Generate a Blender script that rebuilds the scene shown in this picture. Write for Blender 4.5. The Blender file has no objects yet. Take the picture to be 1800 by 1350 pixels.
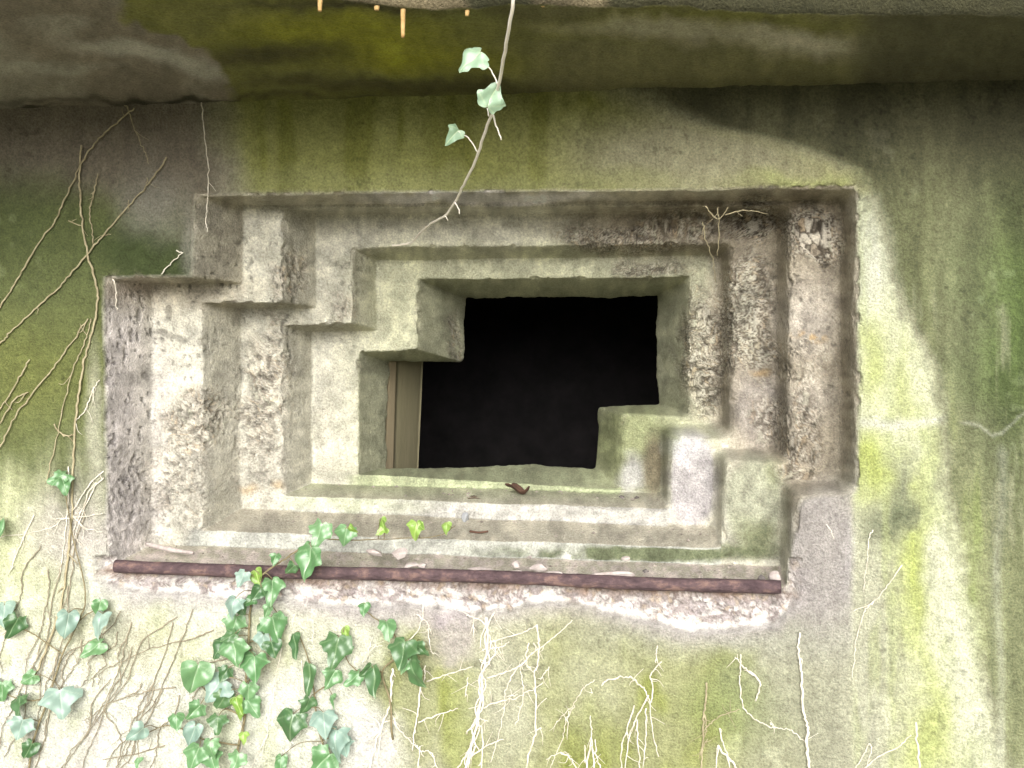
import bpy, math, random
import numpy as np
from mathutils import Vector, Matrix

random.seed(7)
RNG = np.random.RandomState(11)
R = math.radians
SC = bpy.context.scene
COL = SC.collection

# ------------------------------------------------------------------ camera
FPX, YAW, PITCH = 1900.0, R(6.9), R(1.95)      # focal length in px of an 1800 px wide frame
CAM = np.array((0.0, -2.2, 1.60))
cam_d = bpy.data.cameras.new('camera')
cam = bpy.data.objects.new('camera', cam_d); COL.objects.link(cam)
cam.location = CAM
cam.rotation_euler = (R(90) - PITCH, 0, YAW)
cam_d.sensor_width = 36; cam_d.lens = 36 * FPX / 1800
cam_d.clip_start = 0.02; cam_d.clip_end = 500
SC.camera = cam

# ------------------------------------------------------------------ light
SUN_EL, SUN_AZ = R(21), R(6)                 # azimuth measured from straight in front of the wall, towards the left
sun_from = Vector((math.sin(SUN_AZ) * math.cos(SUN_EL), -math.cos(SUN_AZ) * math.cos(SUN_EL), math.sin(SUN_EL)))
sd = bpy.data.lights.new('sun', 'SUN'); sd.energy = 1.1; sd.angle = R(42); sd.color = (1.0, 0.975, 0.95)
so = bpy.data.objects.new('sun', sd); COL.objects.link(so)
so.rotation_euler = sun_from.to_track_quat('Z', 'Y').to_euler(); so.location = (-3, -6, 8)

W = bpy.data.worlds.new('World'); SC.world = W; W.use_nodes = True
nt = W.node_tree; nt.nodes.clear()
out = nt.nodes.new('ShaderNodeOutputWorld'); bg = nt.nodes.new('ShaderNodeBackground')
sky = nt.nodes.new('ShaderNodeTexSky'); sky.sky_type = 'NISHITA'; sky.sun_disc = False
sky.sun_elevation = SUN_EL; sky.sun_rotation = math.atan2(sun_from.x, sun_from.y)
sky.dust_density = 6.0; sky.air_density = 1.0; sky.ozone_density = 1.0
hs = nt.nodes.new('ShaderNodeHueSaturation'); hs.inputs['Saturation'].default_value = 0.22   # overcast: nearly white sky
nt.links.new(sky.outputs[0], hs.inputs['Color']); nt.links.new(hs.outputs[0], bg.inputs[0])
bg.inputs[1].default_value = 0.15
nt.links.new(bg.outputs[0], out.inputs[0])
SC.view_settings.view_transform = 'Standard'; SC.view_settings.look = 'None'
SC.view_settings.gamma = 1; SC.view_settings.use_curve_mapping = False
SC.view_settings.exposure = 0.84
SC.cycles.max_bounces = 8; SC.cycles.diffuse_bounces = 5

# ------------------------------------------------------------------ geometry helpers
fw = np.array((-math.sin(YAW) * math.cos(PITCH), math.cos(YAW) * math.cos(PITCH), -math.sin(PITCH)))
rt = np.array((math.cos(YAW), math.sin(YAW), 0.0))
up = np.cross(rt, fw)

def ray(px, py):
    px = np.asarray(px, float)[..., None]; py = np.asarray(py, float)[..., None]
    return fw + rt * (px - 900) / FPX + up * (675 - py) / FPX

def wp(px, py, Y):
    """image pixel (px,py) cast through the camera onto the vertical plane y = Y -> metres"""
    d = ray(px, py); t = (np.asarray(Y, float) - CAM[1]) / d[..., 1]
    return CAM + d * t[..., None]

def zp(px, py, Z):
    d = ray(px, py); t = (np.asarray(Z, float) - CAM[2]) / d[..., 2]
    return CAM + d * t[..., None]

def to_px(P):
    v = P - CAM; z = v @ fw
    return 900 + FPX * (v @ rt) / z, 675 - FPX * (v @ up) / z

MM = 2.2 / FPX                                  # metres per px at the wall

def hash3(ix, iy, iz, seed):
    h = (ix.astype(np.int64) * 374761393 + iy.astype(np.int64) * 668265263 + iz.astype(np.int64) * 2147483647 + seed * 1442695041) & 0xffffffff
    h = ((h ^ (h >> 13)) * 1274126177) & 0xffffffff
    h = ((h ^ (h >> 16)) * 2246822519) & 0xffffffff
    return ((h ^ (h >> 15)) & 0xffffff) / float(0xffffff)

def vnoise(P, seed=0):
    f = np.floor(P); t = P - f; t = t * t * (3 - 2 * t)
    i = f.astype(np.int64); o = 0
    for a in (0, 1):
        wa = t[..., 0] if a else 1 - t[..., 0]
        for b in (0, 1):
            wb = t[..., 1] if b else 1 - t[..., 1]
            for c in (0, 1):
                wc = t[..., 2] if c else 1 - t[..., 2]
                o = o + wa * wb * wc * hash3(i[..., 0] + a, i[..., 1] + b, i[..., 2] + c, seed)
    return o

def fbm(P, octs=4, seed=0, gain=.5):
    o = 0; a = 1; s = 0
    for k in range(octs):
        o = o + a * vnoise(P * (2.03 ** k) + 17.3 * k, seed + k); s += a; a *= gain
    return o / s                                 # about 0..1, mean .5

def worley(P, seed=0):
    i = np.floor(P).astype(np.int64); n = P.shape[:-1]
    f1 = np.full(n, 9.); f2 = np.full(n, 9.); cid = np.zeros(n)
    for a in (-1, 0, 1):
        for b in (-1, 0, 1):
            for c in (-1, 0, 1):
                x, y, z = i[..., 0] + a, i[..., 1] + b, i[..., 2] + c
                q = np.stack((x + hash3(x, y, z, seed), y + hash3(x, y, z, seed + 1), z + hash3(x, y, z, seed + 2)), -1)
                d = np.sqrt(((P - q) ** 2).sum(-1)); r = hash3(x, y, z, seed + 3)
                m = d < f1
                f2 = np.where(m, f1, np.minimum(f2, d)); cid = np.where(m, r, cid); f1 = np.where(m, d, f1)
    return f1, f2, cid

def sstep(a, b, x):
    t = np.clip((x - a) / (b - a), 0, 1); return t * t * (3 - 2 * t)

def mix(c, d, m):
    return c * (1 - m[..., None]) + np.asarray(d, float) * m[..., None]

def mesh(name, V, F, mat, parent=None, col=None, smooth=True, origin=None):
    V = np.asarray(V, float).reshape(-1, 3)
    org = np.zeros(3) if origin is None else np.asarray(origin, float)
    me = bpy.data.meshes.new(name)
    if isinstance(F, np.ndarray):
        n, k = F.shape
        me.vertices.add(len(V)); me.vertices.foreach_set('co', (V - org).astype(np.float32).ravel())
        me.loops.add(n * k); me.loops.foreach_set('vertex_index', F.astype(np.int32).ravel())
        me.polygons.add(n); me.polygons.foreach_set('loop_start', (np.arange(n) * k).astype(np.int32))
        me.polygons.foreach_set('loop_total', np.full(n, k, np.int32))
        me.update(calc_edges=True)
    else:
        me.from_pydata([tuple(v) for v in (V - org)], [], F)
    me.validate()
    me.polygons.foreach_set('use_smooth', np.full(len(me.polygons), smooth, bool))
    if col is not None:
        a = me.color_attributes.new('col', 'FLOAT_COLOR', 'POINT')
        c = np.ones((len(V), 4), np.float32); c[:, :col.reshape(len(V), -1).shape[1]] = col.reshape(len(V), -1)
        a.data.foreach_set('color', c.ravel())
    if mat: me.materials.append(mat)
    o = bpy.data.objects.new(name, me); COL.objects.link(o)
    if parent: o.parent = parent; o.location = Vector(org) - parent.location
    else: o.location = org
    return o

def tag(o, label=None, cat=None, group=None, kind=None):
    for k, v in (('label', label), ('category', cat), ('group', group), ('kind', kind)):
        if v: o[k] = v
    return o

def thing(name, label, cat, loc=(0, 0, 0), group=None):
    o = bpy.data.objects.new(name, None); COL.objects.link(o); o.location = loc; o.empty_display_size = .05
    return tag(o, label, cat, group)

def spline(P, n=6):
    """Catmull-Rom through the rows of P (any columns)"""
    P = np.asarray(P, float)
    if len(P) < 3:
        t = np.linspace(0, 1, n * (len(P) - 1) + 1)[:, None]; return P[0] + (P[-1] - P[0]) * t
    Q = np.vstack((2 * P[0] - P[1], P, 2 * P[-1] - P[-2])); o = []
    for i in range(len(P) - 1):
        a, b, c, d = Q[i:i + 4]
        for t in np.arange(n) / n:
            o.append(.5 * ((2 * b) + (c - a) * t + (2 * a - 5 * b + 4 * c - d) * t * t + (3 * b - a - 3 * c + d) * t ** 3))
    o.append(P[-1]); return np.array(o)

class Tubes:
    def __init__(s): s.V = []; s.F = []; s.n = 0
    def add(s, P, rad, sides=6, cap=True):
        P = np.asarray(P, float); rad = np.broadcast_to(np.asarray(rad, float), (len(P),))
        T = np.gradient(P, axis=0); T /= np.linalg.norm(T, axis=1)[:, None] + 1e-12
        u = np.cross(T[0], (0.3, 1, 0.2)); u /= np.linalg.norm(u)
        a = np.arange(sides) * 2 * math.pi / sides; base = s.n
        for p, t, r in zip(P, T, rad):
            u = u - t * (u @ t); u /= np.linalg.norm(u) + 1e-12; v = np.cross(t, u)
            s.V.append(p + r * (np.cos(a)[:, None] * u + np.sin(a)[:, None] * v)); s.n += sides
        for i in range(len(P) - 1):
            for j in range(sides):
                k = (j + 1) % sides; b = base + i * sides
                s.F.append((b + j, b + k, b + sides + k, b + sides + j))
        if cap:
            s.F.append(tuple(base + j for j in range(sides))[::-1])
            s.F.append(tuple(base + (len(P) - 1) * sides + j for j in range(sides)))
    def build(s, name, mat, parent=None, origin=None, col=None):
        return mesh(name, np.vstack(s.V), s.F, mat, parent, origin=origin, col=col)

# ------------------------------------------------------------------ materials
def new_mat(name):
    m = bpy.data.materials.new(name); m.use_nodes = True; t = m.node_tree
    return m, t, t.nodes, t.nodes['Principled BSDF'], lambda a, b: t.links.new(a, b)

def noise(N, L, co, scale, detail=4, rough=.6):
    n = N.new('ShaderNodeTexNoise'); n.inputs['Scale'].default_value = scale; n.inputs['Detail'].default_value = detail
    n.inputs['Roughness'].default_value = rough; L(co, n.inputs['Vector']); return n

def mapr(N, L, src, a, b, c, d):
    n = N.new('ShaderNodeMapRange'); L(src, n.inputs[0])
    for i, v in enumerate((a, b, c, d)): n.inputs[1 + i].default_value = v
    return n.outputs[0]

def concrete_mat(name, grain=230, bump=.75):
    m, t, N, b, L = new_mat(name)
    at = N.new('ShaderNodeAttribute'); at.attribute_name = 'col'
    tc = N.new('ShaderNodeTexCoord'); co = tc.outputs['Object']
    n1 = noise(N, L, co, grain, 3, .7); n2 = noise(N, L, co, 90, 4, .6)
    g = N.new('ShaderNodeMath'); g.operation = 'MULTIPLY'
    L(mapr(N, L, n1.outputs[0], .3, .7, .68, 1.32), g.inputs[0]); L(mapr(N, L, n2.outputs[0], .3, .7, .94, 1.06), g.inputs[1])
    mx = N.new('ShaderNodeVectorMath'); mx.operation = 'SCALE'
    L(at.outputs['Color'], mx.inputs[0]); L(g.outputs[0], mx.inputs['Scale'])
    L(mx.outputs[0], b.inputs['Base Color']); b.inputs['Roughness'].default_value = .92
    b.inputs['Specular IOR Level'].default_value = .25
    h = N.new('ShaderNodeMath'); h.operation = 'MULTIPLY_ADD'; L(n2.outputs[0], h.inputs[0]); h.inputs[1].default_value = .5; L(n1.outputs[0], h.inputs[2])
    bp = N.new('ShaderNodeBump'); bp.inputs['Strength'].default_value = bump; bp.inputs['Distance'].default_value = .011
    L(h.outputs[0], bp.inputs['Height']); L(bp.outputs[0], b.inputs['Normal'])
    return m

M_CONC = concrete_mat('weathered_concrete')

def ramp_mat(name, c0, c1, scale, rough=.8, bump=.3, spec=.3, c2=None, stretch=None, dist=.003):
    m, t, N, b, L = new_mat(name)
    tc = N.new('ShaderNodeTexCoord'); co = tc.outputs['Object']
    if stretch:
        mp = N.new('ShaderNodeMapping'); mp.inputs['Scale'].default_value = stretch; L(co, mp.inputs[0]); co = mp.outputs[0]
    n = noise(N, L, co, scale, 6, .65)
    r = N.new('ShaderNodeValToRGB'); L(n.outputs[0], r.inputs[0])
    r.color_ramp.elements[0].position = .32; r.color_ramp.elements[0].color = (*c0, 1)
    r.color_ramp.elements[1].position = .68; r.color_ramp.elements[1].color = (*c1, 1)
    if c2: e = r.color_ramp.elements.new(.52); e.color = (*c2, 1)
    L(r.outputs[0], b.inputs['Base Color']); b.inputs['Roughness'].default_value = rough
    b.inputs['Specular IOR Level'].default_value = spec
    n2 = noise(N, L, co, scale * 3, 4, .6)
    bp = N.new('ShaderNodeBump'); bp.inputs['Strength'].default_value = bump; bp.inputs['Distance'].default_value = dist
    L(n2.outputs[0], bp.inputs['Height']); L(bp.outputs[0], b.inputs['Normal'])
    return m

M_RUST = ramp_mat('rusted_iron', (.055, .036, .04), (.21, .135, .115), 55, .85, 1.0, .25, (.10, .066, .070), (.6, 1, 1), .006)
M_DRY = ramp_mat('dry_pale_stem', (.50, .45, .36), (.80, .76, .67), 60, .85, .3, dist=.0006)
M_TAN = ramp_mat('dry_tan_stem', (.24, .205, .12), (.43, .38, .25), 60, .85, .3, dist=.0006)
M_FINE = ramp_mat('dry_grey_stem', (.17, .145, .10), (.34, .30, .22), 60, .85, .3, dist=.0006)
M_VINE = ramp_mat('living_vine_stem', (.76, .70, .60), (.86, .82, .75), 40, .7, .3, dist=.0006)
M_STEM = ramp_mat('ivy_stem', (.12, .10, .05), (.26, .22, .13), 60, .8, .3, dist=.0006)
M_WOOD = ramp_mat('old_timber', (.24, .22, .135), (.28, .25, .16), 30, .85, .5, .2, (.26, .235, .145), (1, 1, .3))
M_WOODO = ramp_mat('orange_timber', (.29, .24, .155), (.33, .275, .18), 30, .85, .5, .2, None, (1, 1, .06))
M_CHIP = ramp_mat('concrete_chip', (.28, .235, .22), (.50, .45, .42), 55, .9, .5)
M_CHIPD = ramp_mat('dark_chip', (.05, .045, .045), (.16, .14, .13), 55, .9, .5)
M_PEB = ramp_mat('grey_pebble', (.20, .21, .22), (.32, .33, .34), 55, .8, .3)
M_DEAD = ramp_mat('dead_leaf', (.045, .025, .018), (.12, .065, .045), 40, .8, .4)
M_STRAW = ramp_mat('orange_straw', (.30, .18, .06), (.55, .38, .17), 50, .7, .3)
M_GROUND = ramp_mat('leaf_litter_ground', (.19, .165, .12), (.38, .35, .27), 9, .95, .6, .2, (.26, .26, .17), None, .02)

def leaf_mat(name, c0, c1, vein, rough=.32, trans=.22, coat=0):
    m, t, N, b, L = new_mat(name)
    at = N.new('ShaderNodeAttribute'); at.attribute_name = 'col'
    oi = N.new('ShaderNodeObjectInfo'); tc = N.new('ShaderNodeTexCoord')
    n = noise(N, L, tc.outputs['Object'], 60, 3)
    s = N.new('ShaderNodeMath'); s.operation = 'MULTIPLY_ADD'; L(oi.outputs['Random'], s.inputs[0]); s.inputs[1].default_value = .7
    L(mapr(N, L, n.outputs[0], .3, .7, -.1, .4), s.inputs[2])
    mc = N.new('ShaderNodeMix'); mc.data_type = 'RGBA'; L(s.outputs[0], mc.inputs[0]); mc.inputs[6].default_value = (*c0, 1); mc.inputs[7].default_value = (*c1, 1)
    mv = N.new('ShaderNodeMix'); mv.data_type = 'RGBA'; sp = N.new('ShaderNodeSeparateColor'); L(at.outputs['Color'], sp.inputs[0])
    L(sp.outputs[0], mv.inputs[0]); L(mc.outputs[2], mv.inputs[6]); mv.inputs[7].default_value = (*vein, 1)
    L(mv.outputs[2], b.inputs['Base Color']); b.inputs['Roughness'].default_value = rough; b.inputs['Specular IOR Level'].default_value = .8
    tr = N.new('ShaderNodeBsdfTranslucent'); L(mv.outputs[2], tr.inputs[0])
    ms = N.new('ShaderNodeMixShader'); ms.inputs[0].default_value = trans
    L(b.outputs[0], ms.inputs[1]); L(tr.outputs[0], ms.inputs[2])
    bp = N.new('ShaderNodeBump'); bp.inputs['Strength'].default_value = .3; bp.inputs['Distance'].default_value = .001
    L(n.outputs[0], bp.inputs['Height']); L(bp.outputs[0], b.inputs['Normal'])
    L(ms.outputs[0], t.nodes['Material Output'].inputs[0]); return m

M_LEAF = {'g': leaf_mat('ivy_leaf_green', (.085, .215, .075), (.18, .33, .155), (.28, .42, .24), .30),
          'd': leaf_mat('ivy_leaf_dark', (.042, .115, .04), (.10, .20, .08), (.18, .28, .14), .30),
          'b': leaf_mat('ivy_leaf_sky_sheen', (.20, .31, .255), (.29, .40, .34), (.36, .47, .39), .42),  # bluish sky reflection put into the leaf colour
          'l': leaf_mat('ivy_leaf_lime', (.15, .29, .04), (.28, .43, .09), (.40, .52, .18), .35),
          'p': leaf_mat('ivy_leaf_pale', (.20, .35, .20), (.34, .48, .34), (.46, .58, .38), .42)}

# ------------------------------------------------------------------ embrasure outlines in image pixels (8 corners, 4 steps)
#          A            B            C            D            E             F           G           H
P0 = [(345, 345), (1503, 332), (1502, 864), (1396, 868), (1386, 1040), (192, 1000), (183, 489), (340, 489)]
Q0 = [(427, 361), (1480, 350), (1479, 848), (1378, 848), (1372, 996), (268, 957), (268, 500), (427, 498)]
P1 = [(497, 366), (1386, 362), (1383, 812), (1273, 805), (1267, 964), (358, 934), (356, 534), (497, 531)]
Q1 = [(554, 376), (1366, 374), (1365, 790), (1262, 791), (1258, 927), (424, 895), (425, 542), (556, 540)]
P2 = [(620, 436), (1284, 428), (1283, 768), (1174, 766), (1171, 894), (499, 872), (498, 572), (620, 569)]
Q2 = [(662, 458), (1270, 449), (1269, 748), (1166, 750), (1167, 868), (549, 850), (549, 583), (662, 580)]
P3 = [(735, 490), (1212, 487), (1210, 732), (1092, 726), (1090, 860), (631, 834), (631, 618), (735, 614)]
Q3 = [(826, 528), (1150, 525), (1148, 704), (1044, 713), (1033, 810), (682, 821), (690, 639), (822, 641)]
def expand(P, d):
    s = [(-1, -1), (1, -1), (1, 1), (1, 1), (1, 1), (-1, 1), (-1, -1), (-1, -1)]
    return [(p[0] + d * a, p[1] + d * b) for p, (a, b) in zip(P, s)]
PM = expand(P0, 24)
R4 = expand(Q3, 160)
YS = [0, 0, .15, .15, .29, .29, .42, .42, None, None]
Y3 = [.80, .80, .74, .70, .66, .64, .68, .76]
LEVELS = [PM, P0, Q0, P1, Q1, P2, Q2, P3, Q3, R4]
DEPTH = [[y] * 8 if y is not None else Y3 for y in YS]; DEPTH[-1] = [y + .03 for y in Y3]
ROWS = [7, 34, 34, 28, 28, 22, 32, 38, 8]

# spalled concrete under the iron pipe: lower outline of the broken area (px)
SPALL = np.array([(150, 1010), (185, 1030), (240, 1042), (330, 1048), (420, 1052), (520, 1060), (620, 1068), (730, 1066), (820, 1078), (880, 1076),
                  (930, 1064), (1000, 1062), (1060, 1076), (1130, 1092), (1190, 1108), (1240, 1112), (1310, 1104), (1370, 1092), (1400, 1062), (1430, 1040)], float)

def px_noise(px, py, scale, octs=3, seed=0, sy=1.):
    return fbm(np.stack((px / scale, py / (scale * sy), np.zeros_like(px) + seed * 3.7), -1), octs, seed)

def spall_mask(px, py):
    e = np.interp(px, SPALL[:, 0], SPALL[:, 1]) + 14 * (px_noise(px, py, 22, 3, 51) - .5)
    side = sstep(150, 190, px) * (1 - sstep(1385, 1420, px))
    return (1 - sstep(-4, 4, py - e)) * side * (py > 980), py - e

def wobble(P):
    """shared unevenness of every cast face, metres"""
    o = np.zeros_like(P)
    for k in range(3):
        o[..., k] = .0065 * (fbm(P / .11, 2, 31 + k) - .5) + .0022 * (fbm(P / .022, 2, 41 + k) - .5) + .0022 * (fbm(P / .009, 2, 45 + k) - .5)
    return o

def front_offset(px, py, P):
    """inward (+y) push of the front wall where it has spalled"""
    m, d = spall_mask(px, py)
    rough = .022 * fbm(P / .016, 3, 61) + .012 * fbm(P / .006, 2, 63)
    return m * (.006 + rough)

# ------------------------------------------------------------------ stain and tone layout in image pixels (albedo, some shade painted in)
def warp(px, py, a1=36, s1=110, a2=10, s2=22, seed=70):
    wx = px + a1 * (px_noise(px, py, s1, 2, seed) - .5) * 2 + a2 * (px_noise(px, py, s2, 2, seed + 1) - .5) * 2
    wy = py + a1 * (px_noise(px, py, s1, 2, seed + 2) - .5) * 2 + a2 * (px_noise(px, py, s2, 2, seed + 3) - .5) * 2
    return wx, wy

def blob(wx, wy, cx, cy, rx, ry, soft=.5, rot=0):
    c, s = math.cos(R(rot)), math.sin(R(rot)); x = wx - cx; y = wy - cy
    d = np.sqrt(((x * c + y * s) / rx) ** 2 + ((-x * s + y * c) / ry) ** 2)
    return 1 - sstep(1 - soft, 1 + soft, d)

# boundary of the darker zone on the right of the wall
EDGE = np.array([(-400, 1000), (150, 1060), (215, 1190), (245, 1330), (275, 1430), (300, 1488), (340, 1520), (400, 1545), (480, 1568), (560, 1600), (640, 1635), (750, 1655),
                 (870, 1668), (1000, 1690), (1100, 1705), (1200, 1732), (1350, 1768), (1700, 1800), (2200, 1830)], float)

def paint_wall(px, py):
    wx, wy = warp(px, py); fx, fy = warp(px, py, 8, 60, 5, 16, 90)
    n = px_noise(px, py, 70, 4, 100); nf = px_noise(px, py, 14, 3, 104)
    st = px_noise(px, py, 16, 4, 108, 9.); stw = px_noise(px, py, 45, 3, 112, 6.)
    c = np.zeros(px.shape + (3,)) + (.40, .385, .31)
    c = mix(c, (.50, .49, .40), sstep(.35, .7, n) * .7)
    B = lambda *a, **k: blob(wx, wy, *a, **k)
    # paler lower left
    c = mix(c, (.58, .585, .51), blob(wx, wy, 250, 1250, 560, 330, .45) * .88)
    c = mix(c, (.36, .385, .24), sstep(.50, .68, px_noise(px, py, 48, 4, 122, 1.6)) * blob(wx, wy, 300, 1150, 600, 400, .4) * .6)
    c = mix(c, (.40, .375, .35), sstep(.54, .70, px_noise(px, py, 60, 4, 126, 1.2)) * blob(wx, wy, 300, 1150, 600, 400, .4) * .6)
    c = mix(c, (.45, .48, .27), B(20, 900, 120, 200, soft=.6) * .75)
    c = mix(c, (.42, .385, .37), B(120, 930, 75, 90, soft=.6) * .7)
    c = mix(c, (.45, .46, .25), B(330, 1130, 300, 50, soft=.8) * .4)
    # green lower middle and right
    g = np.maximum(blob(wx, wy, 1120, 1260, 430, 200, .35), B(740, 1240, 80, 130, soft=.5))
    c = mix(c, (.235, .25, .105), g * .85)
    c = mix(c, (.22, .25, .055), g * sstep(.48, .66, px_noise(px, py, 90, 3, 121, 2.)) * .75)
    c = mix(c, (.40, .40, .31), blob(wx, wy, 880, 1200, 60, 160, .6) * .75 + blob(wx, wy, 1040, 1190, 60, 60, .8) * .4)
    c = mix(c, (.35, .345, .32), blob(wx, wy, 1330, 1110, 260, 40, .7) * .7)
    c = mix(c, (.30, .30, .235), blob(wx, wy, 1430, 1200, 130, 220, .6) * .75)
    c = mix(c, (.19, .225, .09), blob(wx, wy, 1290, 1240, 70, 60, .8) * .8)
    c = mix(c, (.36, .325, .315), blob(wx, wy, 785, 1110, 55, 52, .4) * .8 + blob(wx, wy, 650, 1090, 110, 24, .6) * .6)
    c = mix(c, (.56, .55, .52), B(660, 1320, 60, 60, soft=.6) * .8)
    # grey-mauve block beside the opening at the lower right
    m = blob(fx, fy, 1445, 975, 78, 130, .35); c = mix(c, (.275, .255, .245), m * .9)
    c = mix(c, (.35, .34, .345), blob(fx, fy, 1505, 1000, 22, 90, .8) * .6 * st)
    # paler strip right of the opening
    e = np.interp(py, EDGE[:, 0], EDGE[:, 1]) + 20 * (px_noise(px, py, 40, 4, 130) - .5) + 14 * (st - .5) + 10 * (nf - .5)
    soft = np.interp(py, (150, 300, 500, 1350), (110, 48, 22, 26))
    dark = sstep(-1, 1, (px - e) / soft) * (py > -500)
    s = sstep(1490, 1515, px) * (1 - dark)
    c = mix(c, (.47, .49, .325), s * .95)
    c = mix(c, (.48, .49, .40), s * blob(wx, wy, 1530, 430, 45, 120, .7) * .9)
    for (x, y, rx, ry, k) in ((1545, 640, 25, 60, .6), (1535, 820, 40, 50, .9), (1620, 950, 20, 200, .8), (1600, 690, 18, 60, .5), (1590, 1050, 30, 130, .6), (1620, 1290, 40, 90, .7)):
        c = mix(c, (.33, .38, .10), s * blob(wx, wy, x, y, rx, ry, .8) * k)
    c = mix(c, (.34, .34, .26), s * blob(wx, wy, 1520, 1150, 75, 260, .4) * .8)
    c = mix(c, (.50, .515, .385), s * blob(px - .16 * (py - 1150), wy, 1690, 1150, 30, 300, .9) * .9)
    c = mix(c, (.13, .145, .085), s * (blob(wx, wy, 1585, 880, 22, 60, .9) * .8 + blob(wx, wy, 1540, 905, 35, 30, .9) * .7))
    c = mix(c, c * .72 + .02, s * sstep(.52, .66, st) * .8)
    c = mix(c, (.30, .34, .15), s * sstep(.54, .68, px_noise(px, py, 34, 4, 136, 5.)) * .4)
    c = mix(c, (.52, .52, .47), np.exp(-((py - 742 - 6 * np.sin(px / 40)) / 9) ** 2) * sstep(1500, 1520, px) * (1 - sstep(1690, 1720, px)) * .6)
    # right: darker green zone past the edge
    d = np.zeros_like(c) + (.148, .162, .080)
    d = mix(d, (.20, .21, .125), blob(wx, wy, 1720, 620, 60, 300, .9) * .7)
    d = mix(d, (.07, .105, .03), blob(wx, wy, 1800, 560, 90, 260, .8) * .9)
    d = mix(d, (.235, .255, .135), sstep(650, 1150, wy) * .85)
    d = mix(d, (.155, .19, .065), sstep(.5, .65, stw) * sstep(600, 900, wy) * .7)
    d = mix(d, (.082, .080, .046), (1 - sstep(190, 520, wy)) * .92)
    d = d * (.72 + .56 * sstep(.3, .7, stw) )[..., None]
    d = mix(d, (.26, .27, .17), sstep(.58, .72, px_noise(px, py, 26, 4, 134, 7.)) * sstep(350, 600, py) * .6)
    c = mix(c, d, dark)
    crack = np.interp(px, (1690, 1720, 1745, 1765, 1800), (742, 745, 768, 760, 725))
    c = mix(c, (.36, .37, .30), np.exp(-((py - crack - 8 * (px_noise(px, py, 12, 2, 144) - .5)) / 3.5) ** 2) * sstep(1680, 1700, px) * .45)
    c = mix(c, (.36, .37, .32), np.exp(-((px - 1757 - 6 * np.sin(py / 60)) / 9) ** 2) * sstep(770, 800, py) * .35 * st * 1.4)
    # strip of wall between roof and opening
    t = (1 - sstep(330, 350, py)) * sstep(330, 460, wx) * (1 - dark)
    c = mix(c, (.235, .245, .075), t * .95)
    c = mix(c, (.145, .155, .025), t * sstep(.45, .65, stw) * .6 * (1 - sstep(1000, 1150, wx)))
    c = mix(c, (.31, .295, .20), t * blob(wx, wy, 1230, 270, 230, 85, .6) * .9)
    c = mix(c, (.36, .39, .16), t * blob(wx, wy, 1430, 315, 80, 22, .7) * .8)
    c = mix(c, (.26, .27, .12), t * blob(px, wy, 800, 320, 500, 22, .9) * .6)
    # brown-grey upper left and dark green moss on the left
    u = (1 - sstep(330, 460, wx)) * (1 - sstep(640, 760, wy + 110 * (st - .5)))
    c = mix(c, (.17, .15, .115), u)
    mo = blob(wx, wy + 170 * (st - .5), 70, 560, 330, 300, .35) * (px < 420) * sstep(270, 400, wy)
    c = mix(c, (.105, .125, .045), mo * .95)
    c = mix(c, (.045, .062, .022), blob(wx, wy, 270, 455, 105, 60, .6) * .9 + blob(wx, wy, 40, 400, 120, 90, .8) * .5)
    c = mix(c, (.14, .155, .045), mo * blob(wx, wy, 60, 660, 120, 90, .8) * .7)
    c = mix(c, (.23, .225, .19), blob(wx, wy, 260, 350, 50, 60, .8) * .7 + blob(fx, fy, 335, 430, 14, 70, .8) * .6)
    c = mix(c, (.36, .36, .27), blob(fx, fy, 168, 770, 13, 140, .7) * .8)
    # broken, unstained concrete under the pipe
    m, dd = spall_mask(px, py)
    f = (.42, .375, .36) + (nf[..., None] - .5) * .45
    if m.max() > 0:
        k = m > .01; Pk = wp(px[k], py[k], np.zeros(k.sum())); w1, w2, wid = worley(Pk / .011 + .6 * fbm(Pk / .007, 2, 149)[..., None], 150)
        stn = sstep(.03, .2, w2 - w1); pl = np.array([(.56, .52, .50), (.34, .29, .28), (.70, .67, .64), (.44, .36, .27), (.40, .36, .36), (.50, .45, .43)])[np.minimum((wid * 6).astype(int), 5)]
        fk = f[k]; fk = mix(fk, pl, stn * .75); fk = mix(fk, (.16, .13, .12), (1 - stn) * .55); f[k] = fk
        f = mix(f, (.76, .74, .70), sstep(.50, .62, px_noise(px, py, 20, 3, 152, .6)) * sstep(-46, -10, dd) * .85)
    c = mix(c, f, m)
    pl_ = np.interp(px, (203, 1372), (1006, 1042))
    c = mix(c, (.27, .165, .10), m * sstep(-6, 2, py - pl_) * (1 - sstep(2, 24, py - pl_ + 22 * (px_noise(px, py, 18, 3, 156, 2.) - .5))) * sstep(.35, .6, px_noise(px, py, 80, 3, 157)) * .7)
    ridge = np.exp(-((dd + 4) / 6) ** 2) * sstep(.36, .50, px_noise(px, py, 36, 4, 140)) * sstep(180, 260, px) * (1 - sstep(1380, 1400, px))
    c = mix(c, (.74, .72, .68), ridge * .85)
    c = mix(c, (.34, .31, .31), np.exp(-(np.maximum(dd, 0) / 22) ** 2) * (1 - m) * sstep(160, 200, px) * (1 - sstep(1400, 1440, px)) * (py > 1000) * .65)
    lich = sstep(.60, .70, px_noise(px, py, 24, 4, 154)) * sstep(.5, .62, px_noise(px, py, 160, 2, 158))
    c = mix(c, c * 1.35 + .03, lich * .55)
    por = sstep(.70, .76, px_noise(px, py, 9, 2, 160)); c = mix(c, c * .5, por * .6 * sstep(.52, .66, px_noise(px, py, 130, 2, 162)))
    nq = px_noise(px, py, 6, 2, 148)
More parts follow.
